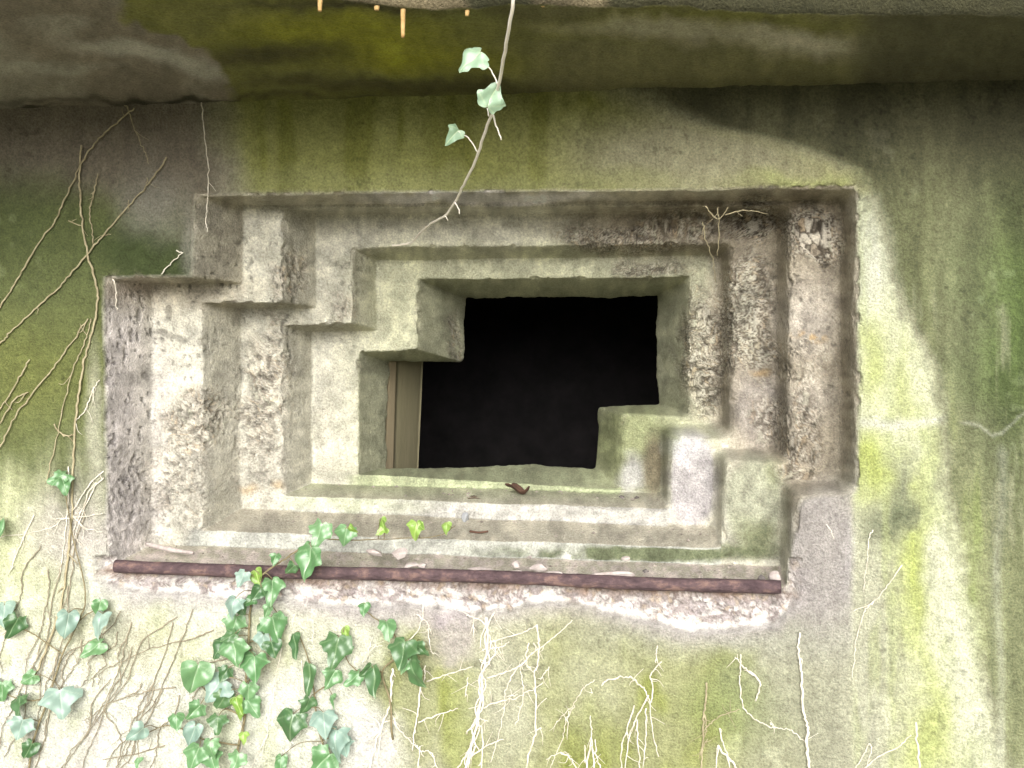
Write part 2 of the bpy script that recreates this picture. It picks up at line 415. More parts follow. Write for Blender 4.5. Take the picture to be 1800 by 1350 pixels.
    c = c * (.80 + .40 * nf[..., None]) * (.80 + .40 * st[..., None]) * (.82 + .36 * nq[..., None])
    return np.clip(c, .012, .85)

def paint_steps(px, py, seg, P, slope_up):
    """seg: -1 lip, 0..3 reveal of step i, 10..13 face of step i; slope_up: 1 on upward faces"""
    wx, wy = warp(px, py, 18, 80, 6, 18, 170)
    n = px_noise(px, py, 60, 4, 180); nf = px_noise(px, py, 11, 3, 184); st = px_noise(px, py, 12, 4, 186, 8.)
    nz = fbm(P / .03, 4, 188)
    c = np.zeros(px.shape + (3,)) + (.50, .485, .40)
    c = mix(c, (.575, .56, .475), sstep(.4, .65, nz) * .7)
    face = (seg >= 10); rev = (seg >= 0) & (seg < 10)
    left = px < 760
    c = mix(c, (.37, .35, .28), (rev & left & (py > 360)) * .5)  # left reveals darker than the faces: side shade put into the colour
    c = mix(c, (.47, .48, .32), sstep(560, 700, wx) * (1 - sstep(1230, 1290, wx)) * sstep(400, 470, wy) * (1 - sstep(860, 890, wy)) * .7)
    c = mix(c, (.42, .425, .30), (seg == 3) * .7)
    B = lambda *a, **k: blob(wx, wy, *a, **k)
    c = mix(c, (.60, .555, .55), B(215, 760, 80, 270, soft=.4) * .85 * (px < 300))
    c = mix(c, (.56, .54, .47), B(310, 760, 70, 190, soft=.6) * .7 + B(465, 770, 60, 160, soft=.6) * .6)
    c = mix(c, (.42, .36, .27), B(300, 510, 120, 28, soft=.8) * .5)
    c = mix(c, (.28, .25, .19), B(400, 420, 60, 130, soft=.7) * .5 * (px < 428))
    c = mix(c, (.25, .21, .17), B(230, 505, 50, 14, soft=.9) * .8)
    # upper soffit: chalky slip and rusty brown
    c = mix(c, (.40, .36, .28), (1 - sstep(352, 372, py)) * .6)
    c = mix(c, (.70, .67, .67), blob(wx, wy, 850, 350, 200, 12, .4) * .95)
    # right side: brown exposed aggregate
    br = np.clip(B(1420, 600, 90, 330, soft=.3) + B(1320, 600, 70, 260, soft=.4) + B(1250, 400, 250, 50, soft=.5), 0, 1)
    c = mix(c, (.30, .26, .195), br * .88)
    c = mix(c, (.15, .12, .085), B(1290, 385, 200, 32, soft=.8) * .8 * sstep(.36, .56, nz))
    c = mix(c, (.41, .375, .325), B(1420, 560, 50, 60, soft=.8) * .8 + B(1420, 700, 40, 40, soft=.8) * .6)
    c = mix(c, (.30, .275, .26), B(1330, 720, 40, 70, soft=.7) * .7)
    # bottom right blocks
    c = mix(c, (.24, .265, .135), B(1110, 780, 90, 80, soft=.5) * .9)
    c = mix(c, (.43, .42, .42), B(1110, 835, 24, 34, soft=.6) * .8)
    c = mix(c, (.15, .125, .085), blob(px, wy, 1151, 820, 20, 56, .5) * .9)  # gap between blocks: dirt, plus its shade put into the colour
    c = mix(c, (.42, .395, .405), blob(px, py, 1217, 845, 46, 85, .2) * .9)
    c = mix(c, (.54, .55, .56), B(1200, 790, 26, 26, soft=.9) * .5)
    c = mix(c, (.31, .32, .235), blob(px, py, 1325, 880, 56, 80, .25) * .9)
    c = mix(c, (.19, .21, .11), B(1330, 950, 45, 32, soft=.7) * .8 + B(1365, 830, 18, 26, soft=.8) * .6)
    c = mix(c, (.285, .265, .25), blob(px, py, 1450, 950, 58, 100, .3) * .9)
    # treads: silty brown; risers: pale and green
    c = mix(c, (.41, .38, .305), slope_up * sstep(840, 900, py) * .85)
    c = mix(c, (.30, .325, .20), slope_up * (1 - sstep(835, 900, py)) * sstep(780, 815, py) * (px < 1100) * .8)
    c = mix(c, (.40, .44, .27), (seg == 12) * sstep(832, 838, py) * sstep(600, 640, px) * (px < 1092) * .9)
    ris = (seg == 11) * sstep(868, 876, py) * sstep(470, 510, px) * (px < 1176) * 1.
    c = mix(c, (.46, .45, .42), ris * .8)
    c = mix(c, (.43, .44, .40), (seg == 10) * sstep(925, 935, py) * sstep(300, 340, px) * (px < 1268) * .8)
    c = mix(c, (.43, .47, .29), ris * B(600, 885, 130, 16, soft=.8) * .6)
    mossy = blob(px, wy, 1130, 973, 260, 16, .5) * (face | (seg == 1)) * sstep(-.2, .3, .8 - slope_up)
    c = mix(c, (.095, .115, .05), mossy * .9 * sstep(.25, .45, n))
    c = mix(c, (.46, .40, .37), (py > 968) * (seg == 0) * (slope_up > .4) * sstep(.42, .6, nf) * .8)
    # exposed stones, and pits with their shade painted into the colour
    big = B(1432, 415, 52, 52, soft=.4) + B(1330, 385, 45, 40, soft=.6)
    ag = np.clip(big + B(1325, 545, 46, 110, soft=.35) + B(1405, 770, 34, 90, soft=.5) * .9 + B(1345, 730, 26, 60, soft=.6) * .8 + B(1425, 640, 55, 40, soft=.7) * .5 + B(1200, 395, 80, 30, soft=.6) * .8 + B(340, 735, 60, 55, soft=.5) + B(310, 860, 60, 110, soft=.6) * .6 + B(470, 640, 40, 120, soft=.7) * .6
                 + B(510, 480, 34, 45, soft=.6) + B(1240, 620, 45, 120, soft=.5) + B(1090, 425, 120, 24, soft=.6) + B(460, 760, 45, 120, soft=.8) * .6
                 + B(805, 600, 16, 40, soft=.6) + B(600, 540, 25, 30, soft=.7) * .8 + B(1130, 470, 70, 14, soft=.8), 0, 1)
    ag = ag * sstep(.40, .50, fbm(P / .05, 4, 196) * .6 + .2 + .2 * (ag - .5)) * (slope_up < .6)
    f1, f2, cid = worley(P / (.0125 + .009 * np.clip(big, 0, 1)[..., None] + .006 * (fbm(P / .08, 2, 197)[..., None] - .5)) + .22 * np.stack([fbm(P / .010, 2, 198 + k) for k in range(3)], -1), 200)
    g1, g2, gid = worley(P / .0062, 210)
    stone = sstep(.03, .18, f2 - f1)
    pal = np.array([(.52, .46, .38), (.36, .31, .24), (.60, .56, .47), (.42, .33, .22), (.36, .33, .27), (.50, .47, .40), (.43, .42, .33), (.54, .50, .42)])
    sc_ = pal[np.minimum((cid * 8).astype(int), 7)]
    dk = np.where(px > 1000, .98, 1.08)[..., None]
    c = mix(c, sc_ * dk, ag * stone * .7)
    c = mix(c, (.12, .10, .075), ag * (1 - stone) * np.where(px > 1000, .85, .55))
    c = mix(c, (.055, .045, .034), np.clip(big, 0, 1) * ag * (1 - stone) * .85)
    c = mix(c, (.50, .50, .40), B(1318, 560, 26, 90, soft=.6) * ag * stone * .5)
    cav = ag * sstep(.59, .64, fbm(P / .012, 3, 214)); c = mix(c, (.08, .066, .05), cav * .6)
    pit = sstep(.60, .645, fbm(P * np.array((1, 1, .7)) / .0085, 3, 220) * .75 + .25 * fbm(P / .05, 2, 224)) * np.clip(B(225, 720, 70, 220, soft=.5) * 1. + B(310, 640, 60, 180, soft=.5) * .9 + B(465, 600, 60, 200, soft=.5) + B(400, 470, 80, 40, soft=.5)
          + B(600, 500, 40, 100, soft=.6) * .7 + B(1420, 640, 70, 220, soft=.4) * .8 + .18, 0, 1)
    pit = np.maximum(pit, sstep(.56, .60, fbm(P / .007, 3, 226)) * np.clip(B(240, 890, 60, 90, soft=.5) * .45 + B(320, 880, 50, 110, soft=.5) * .6 + B(470, 800, 40, 90, soft=.5) * .5, 0, 1))
    pit = np.maximum(pit, blob(wx, wy + 6 * np.sin(px / 14), 305, 586, 34, 5, .4) + blob(wx, wy, 300, 545, 6, 12, .4) + blob(wx, wy, 190, 640, 8, 20, .5) + blob(wx, wy, 262, 665, 6, 9, .4))
    pit = np.clip(pit, 0, 1) * (slope_up < .5)
    c = mix(c, c * .38, pit * .75)
    # ochre flecks
    c = mix(c, (.40, .28, .14), sstep(.45, .6, nf) * blob(wx, wy, 1425, 588, 26, 7, .8) * .8 + blob(wx, wy, 1330, 650, 12, 7, .8) * .7 + blob(wx, wy, 440, 862, 14, 10, .8) * .6 + blob(wx, wy, 490, 852, 10, 8, .8) * .6)
    c = c * (.68 + .64 * nf[..., None]) * (.82 + .36 * st[..., None]) * (.80 + .40 * sstep(.25, .75, px_noise(px, py, 28, 4, 230))[..., None])
    disp = ag * (.0032 * stone * (.2 + 1.0 * cid) - .0022) * (1 + 1.1 * np.clip(big, 0, 1)) - cav * .005 - pit * .0042
    return np.clip(c, .012, .85), disp

def paint_soffit(px, py):
    wx, wy = warp(px, py, 30, 120, 8, 24, 270)
    n = px_noise(px * .35, py, 40, 4, 280); nf = px_noise(px, py, 12, 3, 284)
    B = lambda *a, **k: blob(wx, wy, *a, **k)
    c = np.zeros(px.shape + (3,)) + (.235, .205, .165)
    c = mix(c, (.36, .34, .29), sstep(.5, .7, n) * (1 - sstep(380, 420, wx)) * .6)
    c = mix(c, (.50, .48, .43), blob(wx, wy, 290, 100, 150, 16, .8, 12) * .85 + blob(wx, wy, 60, 115, 120, 9, .8) * .4)
    gr = sstep(395, 425, wx + 180 * (1 - sstep(20, 110, wy)) + 30 * (nf - .5))
    c = mix(c, (.19, .19, .06), gr)
    c = mix(c, (.29, .295, .03), gr * (B(600, 70, 170, 45, soft=.7) * .9 + B(760, 110, 130, 20, soft=.8) * .6))
    c = mix(c, (.075, .07, .03), gr * (B(470, 100, 130, 20, soft=.8) * .9 + B(720, 150, 330, 14, soft=.8) * .8 + B(560, 15, 160, 8, soft=.9) * .7 + B(900, 20, 300, 12, soft=.9) * .7))
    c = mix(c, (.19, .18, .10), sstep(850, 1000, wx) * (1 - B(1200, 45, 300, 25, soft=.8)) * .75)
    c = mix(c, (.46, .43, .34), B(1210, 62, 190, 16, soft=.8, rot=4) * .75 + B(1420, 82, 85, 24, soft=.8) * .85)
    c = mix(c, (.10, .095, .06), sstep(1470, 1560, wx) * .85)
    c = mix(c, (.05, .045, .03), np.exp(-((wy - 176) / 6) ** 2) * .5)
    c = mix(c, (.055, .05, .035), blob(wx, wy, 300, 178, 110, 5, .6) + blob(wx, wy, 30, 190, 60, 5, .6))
    blo = px_noise(px, py, 30, 4, 288)
    c = c * (.75 + .5 * nf[..., None]) * (.65 + .7 * blo[..., None])
    return np.clip(c, .012, .8)

# ------------------------------------------------------------------ bunker
bunker = thing('bunker', 'old concrete bunker with stepped embrasure, mossy wall and thick overhanging roof slab', 'bunker')
SOF = float(zp(400, 178, 0)[0] * 0 + wp(400, 178, 0)[2])        # soffit height

def grid_faces(nr, nc, keep=None, wrap=False):
    i = np.arange(nr - 1)[:, None]; j = np.arange(nc if wrap else nc - 1)[None, :]
    k = (j + 1) % nc
    F = np.stack((i * nc + j, i * nc + k, (i + 1) * nc + k, (i + 1) * nc + j), -1)
    return F[keep] if keep is not None else F.reshape(-1, 4)

def build_wall():
    A, B_, C, D, E, F_, G, H = PM
    def on(p, q, x=None, y=None):
        t = (x - p[0]) / (q[0] - p[0]) if x is not None else (y - p[1]) / (q[1] - p[1])
        return (p[0] + (q[0] - p[0]) * t, p[1] + (q[1] - p[1]) * t)
    top, bot, lf, rg = 60, 2060, -1300, 3100
    K = np.zeros((6, 6, 2))
    inner = {(1, 1): (G[0], A[1]), (1, 2): A, (1, 3): on(A, B_, x=D[0]), (1, 4): B_,
             (2, 1): G, (2, 2): H, (2, 3): (D[0], H[1]), (2, 4): on(B_, C, y=H[1]),
             (3, 1): on(G, F_, y=C[1]), (3, 2): (A[0], C[1]), (3, 3): D, (3, 4): C,
             (4, 1): F_, (4, 2): on(F_, E, x=A[0]), (4, 3): E, (4, 4): (C[0], E[1])}
    for k, v in inner.items(): K[k] = v
    for j in range(1, 5):
        K[0, j] = (K[1, j, 0], top); K[5, j] = (K[4, j, 0], bot)
    for i in range(1, 5):
        K[i, 0] = (lf, K[i, 1, 1]); K[i, 5] = (rg, K[i, 4, 1])
    K[0, 0] = (lf, top); K[0, 5] = (rg, top); K[5, 0] = (lf, bot); K[5, 5] = (rg, bot)
    def params(vals, lo, hi):                       # knot index + fraction, about 4 px apart in view
        out_ = []
        for k in range(5):
            a, b = vals[k], vals[k + 1]
            if k == 0 and a < lo: t = np.concatenate((np.linspace(a, lo, 24, endpoint=False), np.arange(lo, b, 3.0)))
            elif k == 4 and b > hi: t = np.concatenate((np.arange(a, hi, 3.0), np.linspace(hi, b, 24, endpoint=False)))
            else: t = np.linspace(a, b, max(2, int((b - a) / 3.0)), endpoint=False)
            out_ += [(k, (x - a) / (b - a)) for x in t]
        out_.append((4, 1.)); return out_
    us = params([lf, G[0], A[0], D[0], B_[0], rg], -60, 1860)
    vs = params([top, A[1], H[1], C[1], E[1], bot], 60, 1400)
    iu = np.array([u[0] for u in us]); fu = np.array([u[1] for u in us])[None, :, None]
    iv = np.array([v[0] for v in vs]); fv = np.array([v[1] for v in vs])[:, None, None]
    g = lambda a, b: K[iv + a][:, iu + b]
    X = (g(0, 0) * (1 - fu) + g(0, 1) * fu) * (1 - fv) + (g(1, 0) * (1 - fu) + g(1, 1) * fu) * fv
    px, py = X[..., 0], X[..., 1]
    P = wp(px, py, np.zeros_like(px))
    off = front_offset(px, py, P)
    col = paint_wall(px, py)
    V = P + wobble(P)
    V[..., 1] += off
    V[..., 1] += .006 * (fbm(P / .3, 2, 300) - .5) + .0022 * (fbm(P / .010, 2, 302) - .5)
    holes = set()
    for r_ in (1, 2, 3):
        for c_ in (1, 2, 3):
            if (r_, c_) in ((1, 1), (3, 3)): continue
            holes.add((r_, c_))
    hm = np.zeros((5, 5), bool)
    for h in holes: hm[h] = True
    keep = ~hm[iv[:-1]][:, iu[:-1]]
    F = grid_faces(len(vs), len(us), keep)
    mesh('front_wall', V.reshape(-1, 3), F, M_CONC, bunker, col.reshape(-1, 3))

def gsmooth(A, sig, axis, wrap):
    r = int(3 * sig) + 1; k = np.exp(-.5 * (np.arange(-r, r + 1) / sig) ** 2); k /= k.sum()
    if wrap: return sum(w * np.roll(A, i - r, axis) for i, w in enumerate(k))
    pad = [(0, 0)] * A.ndim; pad[axis] = (r, r)
    B_ = np.pad(A, pad, mode='edge'); n = A.shape[axis]
    return sum(w * np.take(B_, range(i, i + n), axis) for i, w in enumerate(k))

def build_steps():
    p0 = np.array(P0, float)
    ln = np.linalg.norm(np.roll(p0, -1, 0) - p0, axis=1)
    n_e = np.maximum((ln / 2.6).astype(int), 36)
    def outline(poly, dep):
        poly = np.array(poly, float); dep = np.array(dep, float); o = []
        for e in range(8):
            t = np.arange(n_e[e]) / n_e[e]; a, b = poly[e], poly[(e + 1) % 8]
            y = dep[e] + (dep[(e + 1) % 8] - dep[e]) * t
            o.append(np.column_stack((a[0] + (b[0] - a[0]) * t, a[1] + (b[1] - a[1]) * t, y)))
        return np.vstack(o)
    O = [outline(p, d) for p, d in zip(LEVELS, DEPTH)]
    rows = []; seg = []
    for s in range(len(ROWS)):
        for t in np.arange(ROWS[s]) / ROWS[s]:
            rows.append(O[s] * (1 - t) + O[s + 1] * t); seg.append(s)
    rows.append(O[-1]); seg.append(len(ROWS) - 1)
    G = np.array(rows); seg = np.array(seg)
    names = np.array([-1, 0, 10, 1, 11, 2, 12, 3, 13])[seg]
    px, py = G[..., 0], G[..., 1]
    nc = G.shape[1]
    # ragged arrises where the concrete broke away round the dark hole
    rag = np.exp(-((np.arange(len(seg)) - sum(ROWS[:8])) / 5.) ** 2)[:, None]
    gx = px + rag * 9 * (px_noise(px * 1., py, 14, 3, 400) - .5); gy = py + rag * 9 * (px_noise(px, py, 14, 3, 402) - .5)
    P = wp(gx, gy, G[..., 2])
    S1 = gsmooth(gsmooth(P, 1.1, 0, False), 1.6, 1, True)
    S2 = gsmooth(gsmooth(P, 5.5, 0, False), 5.0, 1, True)
    heavy = np.clip(blob(px, py, 1250, 840, 250, 130, .3) * .8 + blob(px, py, 1400, 600, 140, 300, .3) * .6 + blob(px, py, 1250, 600, 36, 160, .3) * .4 + .08, 0, 1)
    heavy = np.clip(heavy * (.6 + 1.1 * px_noise(px, py, 40, 2, 404)), 0, 1)
    S = S1 * (1 - heavy[..., None]) + S2 * heavy[..., None]
    w = np.clip(np.arange(len(seg)) / 5., 0, 1)[:, None, None]
    P2_ = P * (1 - w) + S * w
    du = np.roll(P2_, -1, 1) - np.roll(P2_, 1, 1); dv = np.gradient(P2_, axis=0)
    nrm = np.cross(du, dv); nrm /= np.linalg.norm(nrm, axis=-1)[..., None] + 1e-12
    flip = np.sign((nrm * (CAM - P2_)).sum(-1).mean()); nrm *= flip
    nrm[:3] = (0, -1, 0)
    slope = sstep(.35, .75, nrm[..., 2])
    sg = np.broadcast_to(names[:, None], px.shape)
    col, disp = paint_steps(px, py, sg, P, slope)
    lipw = np.clip(1 - (np.arange(len(seg)) - 5) / 4., 0, 1)[:, None, None]
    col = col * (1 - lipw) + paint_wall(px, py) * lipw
    disp = disp * (1 - lipw[..., 0])
    fo = front_offset(px, py, P) * np.clip(1 - (np.arange(len(seg)) - ROWS[0]) / 6., 0, 1)[:, None]
    # knocks along the arrises
    ri = np.arange(len(seg))[:, None]; cu = np.cumsum([0] + ROWS); knock = np.zeros_like(px)
    for q, i_ in enumerate((1, 3, 5, 7)):
        a_ = sstep(.55, .68, px_noise(px, py, 20, 3, 430 + q)) * (slope < .8)
        knock = np.maximum(knock, np.exp(-((ri - cu[i_]) / (1.5 + 2.5 * px_noise(px, py, 34, 2, 440 + q))) ** 2) * a_)
    rk = fbm(P / .006, 2, 450); disp = disp - knock * (.003 + .006 * rk)
    col = col * (1 - knock[..., None] * .55) + (col * .55 + np.array((.50, .44, .36)) * .35) * rk[..., None] * knock[..., None] * 1.1
    V = P2_ + wobble(P) + nrm * disp[..., None]
    V[..., 1] += fo
    V[..., 1] += (.006 * (fbm(P / .3, 2, 300) - .5) + .0022 * (fbm(P / .010, 2, 302) - .5)) * lipw[..., 0]
    cut = np.cumsum([0] + ROWS)
    ends = [(0, cut[3]), (cut[3], cut[5]), (cut[5], cut[7]), (cut[7], cut[9])]
    for a, b in ends:
        V_ = V[a:b + 1].reshape(-1, 3); F = grid_faces(b - a + 1, nc, None, True)
        if flip < 0: F = F[:, ::-1]
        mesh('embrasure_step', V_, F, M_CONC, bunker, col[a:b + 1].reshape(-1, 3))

def box(x0, x1, y0, y1, z0, z1):
    V = [(x, y, z) for x in (x0, x1) for y in (y0, y1) for z in (z0, z1)]
    return V, [(0, 1, 3, 2), (4, 6, 7, 5), (0, 4, 5, 1), (2, 3, 7, 6), (0, 2, 6, 4), (1, 5, 7, 3)]

# front edge of the roof soffit (px), resolved on the soffit plane
REDGE = np.array([(-1300, -20), (-300, -6), (0, -22), (330, -16), (480, -10), (600, 0), (690, 12), (760, 20), (850, 18), (900, 8), (960, 14), (1040, 16), (1130, 14), (1200, 10), (1240, 20), (1350, 25), (1480, 28), (1700, 30), (2100, 34), (3100, 60)], float)
XL, XR = -2.85, 2.3

def build_roof():
    e = zp(REDGE[:, 0], REDGE[:, 1], np.full(len(REDGE), SOF))
    xs = np.concatenate((np.linspace(XL - .15, -1.35, 20, endpoint=False), np.arange(-1.35, 1.25, .0042), np.linspace(1.25, XR + .15, 20)))
    ye = np.interp(xs, e[:, 0], e[:, 1]) + .012 * (fbm(np.stack((xs / .05, xs * 0, xs * 0), -1), 3, 310) - .5)
    t = np.concatenate((np.linspace(0, 1, 130), ))
    X = np.broadcast_to(xs, (len(t), len(xs))); Y = .03 + (ye - .03) * t[:, None]
    P = np.stack((X, Y, np.full_like(X, SOF)), -1)
    px, py = to_px(P)
    col = paint_soffit(px, py)
    V = P + wobble(P); V[..., 2] += .010 * (fbm(P / np.array((.25, .08, 1)), 3, 320) - .5) + .004 * (fbm(P / .015, 2, 322) - .5)
    # rounded nose then the front face of the slab
    ext = []; ce = []
    for k, (dy, dz) in enumerate([(-.004, .002), (-.008, .007), (-.011, .015), (-.013, .03)] + [(-.014, .03 + .008 * i) for i in range(1, 41)]):
        Q = V[-1].copy(); Q[:, 1] += dy + .010 * (fbm(np.stack((xs / .03, xs * 0 + dz / .03, xs * 0), -1), 3, 330) - .5) * min(1, k / 3); Q[:, 2] += dz; ext.append(Q)
        nn = fbm(np.stack((xs / .06, xs * 0 + dz / .03, xs * 0), -1), 4, 334)[:, None]
        cc = np.array((.15, .125, .075)) * (.4 + 1.2 * nn); g = sstep(.45, .6, fbm(np.stack((xs / .11, xs * 0 + dz / .1, xs * 0), -1), 3, 336))
        cc = mix(cc, (.030, .032, .014), np.clip(g + sstep(.02, .2, xs) + 1 - sstep(-.55, -.42, xs), 0, 1) * .88); ce.append(cc)
    V = np.concatenate((V, np.array(ext))); col = np.concatenate((col, np.clip(np.array(ce), .02, .8)))
    F = grid_faces(V.shape[0], V.shape[1])
    n0 = V.shape[0] * V.shape[1]
    Vb = V.reshape(-1, 3)
    last = V[-1]; back = last.copy(); back[:, 1] = 2.9
    base = n0; Vb = np.vstack((Vb, back)); nc = V.shape[1]
    j = np.arange(nc - 1); F2 = np.stack(((V.shape[0] - 1) * nc + j, (V.shape[0] - 1) * nc + j + 1, base + j + 1, base + j), -1)
    c2 = np.vstack((col.reshape(-1, 3), np.full((nc, 3), .2)))
    roof = mesh('roof_slab', Vb, np.vstack((F, F2))[:, ::-1], M_CONC, bunker, c2)
    v, f = box(XL - .14, XR + .14, .035, 2.9, SOF + .005, SOF + .30)
    mesh('roof_core', v, f, M_GREY, bunker, smooth=False)
    v, f = box(XL - .149, XL - .141, -.5, 2.9, SOF + .02, SOF + .33); mesh('roof_end', v, f, M_GREY, bunker, smooth=False)
    v, f = box(XR + .141, XR + .149, -.5, 2.9, SOF + .02, SOF + .33); mesh('roof_end', v, f, M_GREY, bunker, smooth=False)

M_SHADED = ramp_mat('shaded_interior', (.012, .011, .012), (.03, .027, .028), 6, .95, .2)  # darkness of the unlit chamber put into a near-black colour
M_GREY = ramp_mat('plain_concrete', (.16, .155, .13), (.28, .27, .23), 8, .95, .4)
build_wall()
build_steps()
build_roof()
for (a, b) in ((XL, XL + .12), (XR - .12, XR)):
    v, f = box(a, b, .02, 2.8, -.02, SOF + .004); mesh('side_wall', v, f, M_GREY, bunker, smooth=False)
v, f = box(XL + .12, XR - .12, 2.68, 2.8, -.02, SOF + .004); mesh('back_wall', v, f, M_SHADED, bunker, smooth=False)
v, f = box(XL + .125, XR - .125, .90, 2.675, .0, .12); mesh('room_floor', v, f, M_SHADED, bunker, smooth=False)

def plank(name, c, thick, mat):
    """c: four (px,py,Y) corners tl,tr,br,bl of the seen face"""
    q = np.array([wp(*p) for p in c]); n = np.cross(q[1] - q[0], q[3] - q[0]); n /= np.linalg.norm(n)
    if n @ (CAM - q[0]) > 0: n = -n
    rows = []; nu, nv = 9, 50
    for s in np.linspace(0, 1, nv):
        for t in np.linspace(0, 1, nu):
            p = (q[0] * (1 - t) + q[1] * t) * (1 - s) + (q[3] * (1 - t) + q[2] * t) * s
            edge = .004 * (abs(2 * t - 1) ** 6)
            rows.append(p + n * edge)
    V = np.array(rows); V2 = V + n * thick; F = [tuple(x) for x in grid_faces(nv, nu)]
    N = len(V); F += [tuple(int(i) + N for i in x)[::-1] for x in F]
    rim = [i for i in range(nu)] + [i * nu + nu - 1 for i in range(1, nv)] + [(nv - 1) * nu + i for i in range(nu - 2, -1, -1)] + [i * nu for i in range(nv - 2, 0, -1)]
    for a, b in zip(rim, rim[1:] + rim[:1]): F.append((a, b, b + N, a + N))
    return mesh(name, np.vstack((V, V2)), F, mat, bunker)
plank('timber_lining', [(697, 630, .72), (746, 634, .90), (737, 832, .90), (690, 834, .70)], .05, M_WOOD)
plank('timber_batten', [(684, 630, .675), (699, 632, .722), (693, 834, .705), (676, 836, .66)], .05, M_WOODO)

# ------------------------------------------------------------------ ground
gx = np.linspace(-30, 30, 121); gy = np.linspace(-40, 6, 93)
GX, GY = np.meshgrid(gx, gy); GZ = .08 * (fbm(np.stack((GX / 1.5, GY / 1.5, GX * 0), -1), 3, 500) - .5)
GZ -= .0; tag(mesh('ground', np.stack((GX, GY, GZ), -1).reshape(-1, 3), grid_faces(93, 121), M_GROUND), kind='structure')

# ------------------------------------------------------------------ rusty pipe on the sill
def build_pipe():
    T = Tubes(); n = 150
    t = np.linspace(0, 1, n); px = 203 + (1372 - 203) * t; py = 993 + (1029 - 993) * t + 1.5 * np.sin(t * 9)
    P = wp(px, py, np.full(n, .004))
    P[:, 2] -= .003
    P += .0016 * (fbm(np.stack((t * 20, t * 0, t * 0), -1), 2, 520)[:, None] - .5)
    r = .0138 + .0026 * (fbm(np.stack((t * 60, t * 0, t * 0 + 4), -1), 3, 522) - .5)
    T.add(P, r, 18)
    # hollow left end
    a = T.build('rusty_pipe', M_RUST, None, origin=P[0])
    tag(a, 'long rusty purple-brown iron pipe lying along the sill edge of the embrasure', 'pipe')
    return P
PIPE = build_pipe()

# ------------------------------------------------------------------ loose bits
def rock(name, px, py, Y, w, h, d, mat, label, cat, rot=0, seed=0, group=None, flat=.6):
    rs = np.random.RandomState(seed); nu, nv = 20, 12; V = []
    for i in range(nv + 1):
        th = math.pi * i / nv
        for j in range(nu):
            ph = 2 * math.pi * j / nu; V.append((math.sin(th) * math.cos(ph), math.sin(th) * math.sin(ph), math.cos(th)))
    V = np.array(V); k = rs.randn(9, 3); k /= np.linalg.norm(k, axis=1)[:, None]
    lim = .35 + .5 * rs.rand(9)
    for kk, l in zip(k, lim):
        dd = V @ kk; ex = np.maximum(dd - l, 0); V = V - ex[:, None] * kk
    V *= (1 + .25 * (fbm(V * 2.5 + seed, 3, seed) - .5))[:, None]
    V *= np.array((w, d, h)) * MM / 2
    c, s = math.cos(R(rot)), math.sin(R(rot))
    V = V @ np.array(((c, 0, -s), (0, 1, 0), (s, 0, c)))
    F = grid_faces(nv + 1, nu, None, True)
    o = wp(px, py, Y)
    return tag(mesh(name, V + o, F[:, ::-1], mat, None, origin=o, smooth=False), label, cat, group, None)

G_CH = 'broken concrete chips on the sill'
chips = [(662, 972, .04, 44, 14, 22, M_CHIP, 'flat pale concrete flake lying left of a lumpy chip behind the pipe', 6),
         (703, 974, .05, 34, 22, 24, M_CHIP, 'lumpy pale concrete chip touching the flake, below the small lime ivy leaves', -15),
         (722, 992, .02, 40, 12, 20, M_CHIP, 'thin concrete flake against the pipe just below the lumpy chip', -8),
         (743, 994, .02, 22, 10, 16, M_CHIP, 'small concrete flake against the pipe right of the thin flake', 4),
         (850, 1004, .015, 64, 15, 20, M_CHIP, 'long pale concrete flake against the middle of the pipe', 3),
         (905, 1006, .015, 30, 14, 18, M_CHIP, 'short pale chip against the pipe between two long flakes', -10),
         (908, 993, .04, 18, 14, 14, M_CHIP, 'small whitish crumb standing behind the short chip by the pipe', 30),
         (950, 998, .04, 46, 16, 20, M_CHIP, 'tilted pale flake lying behind the long flake right of mid pipe', -14),
         (984, 1009, .015, 52, 16, 20, M_CHIP, 'broad pale flake against the pipe below the tilted flake', 4),
         (1085, 1008, .015, 92, 15, 20, M_CHIP, 'longest pale concrete flake against the right half of the pipe', -3),
         (1135, 1004, .03, 12, 9, 12, M_CHIPD, 'tiny dark stone at the right tip of the longest flake', 0),
         (930, 980, .10, 16, 8, 12, M_CHIP, 'small beige crumb at the foot of the lowest riser', 0),
         (1102, 982, .10, 22, 9, 14, M_CHIP, 'pale crumb below the dark moss of the lowest riser', 0),
         (1340, 1020, .03, 26, 30, 24, M_CHIPD, 'dark rusty lump at the right end of the pipe', 30),
         (1364, 1012, .03, 28, 22, 22, M_CHIP, 'whitish rounded lump wedged at the right end of the pipe', -20),
         (1140, 955, .18, 22, 7, 12, M_CHIPD, 'flat dark chip on the second tread near the right blocks', 4),
         (1093, 874, .33, 12, 8, 10, M_CHIPD, 'small dark crumb on the third tread in front of the green block', 0),
         (1120, 874, .33, 16, 9, 10, M_CHIPD, 'dark crumb on the third tread close to the mauve block', 0)]
for i, (x, y, Y, w, h, d, m, lb, ro) in enumerate(chips):
    rock('concrete_chip', x, y, Y, w, h, d, m, lb, 'concrete chip', ro, 600 + i, G_CH)
rock('pebble', 818, 911, .27, 24, 34, 20, M_PEB, 'blue-grey upright pebble leaning on the riser behind the ivy shoots', 'pebble', 6, 640)

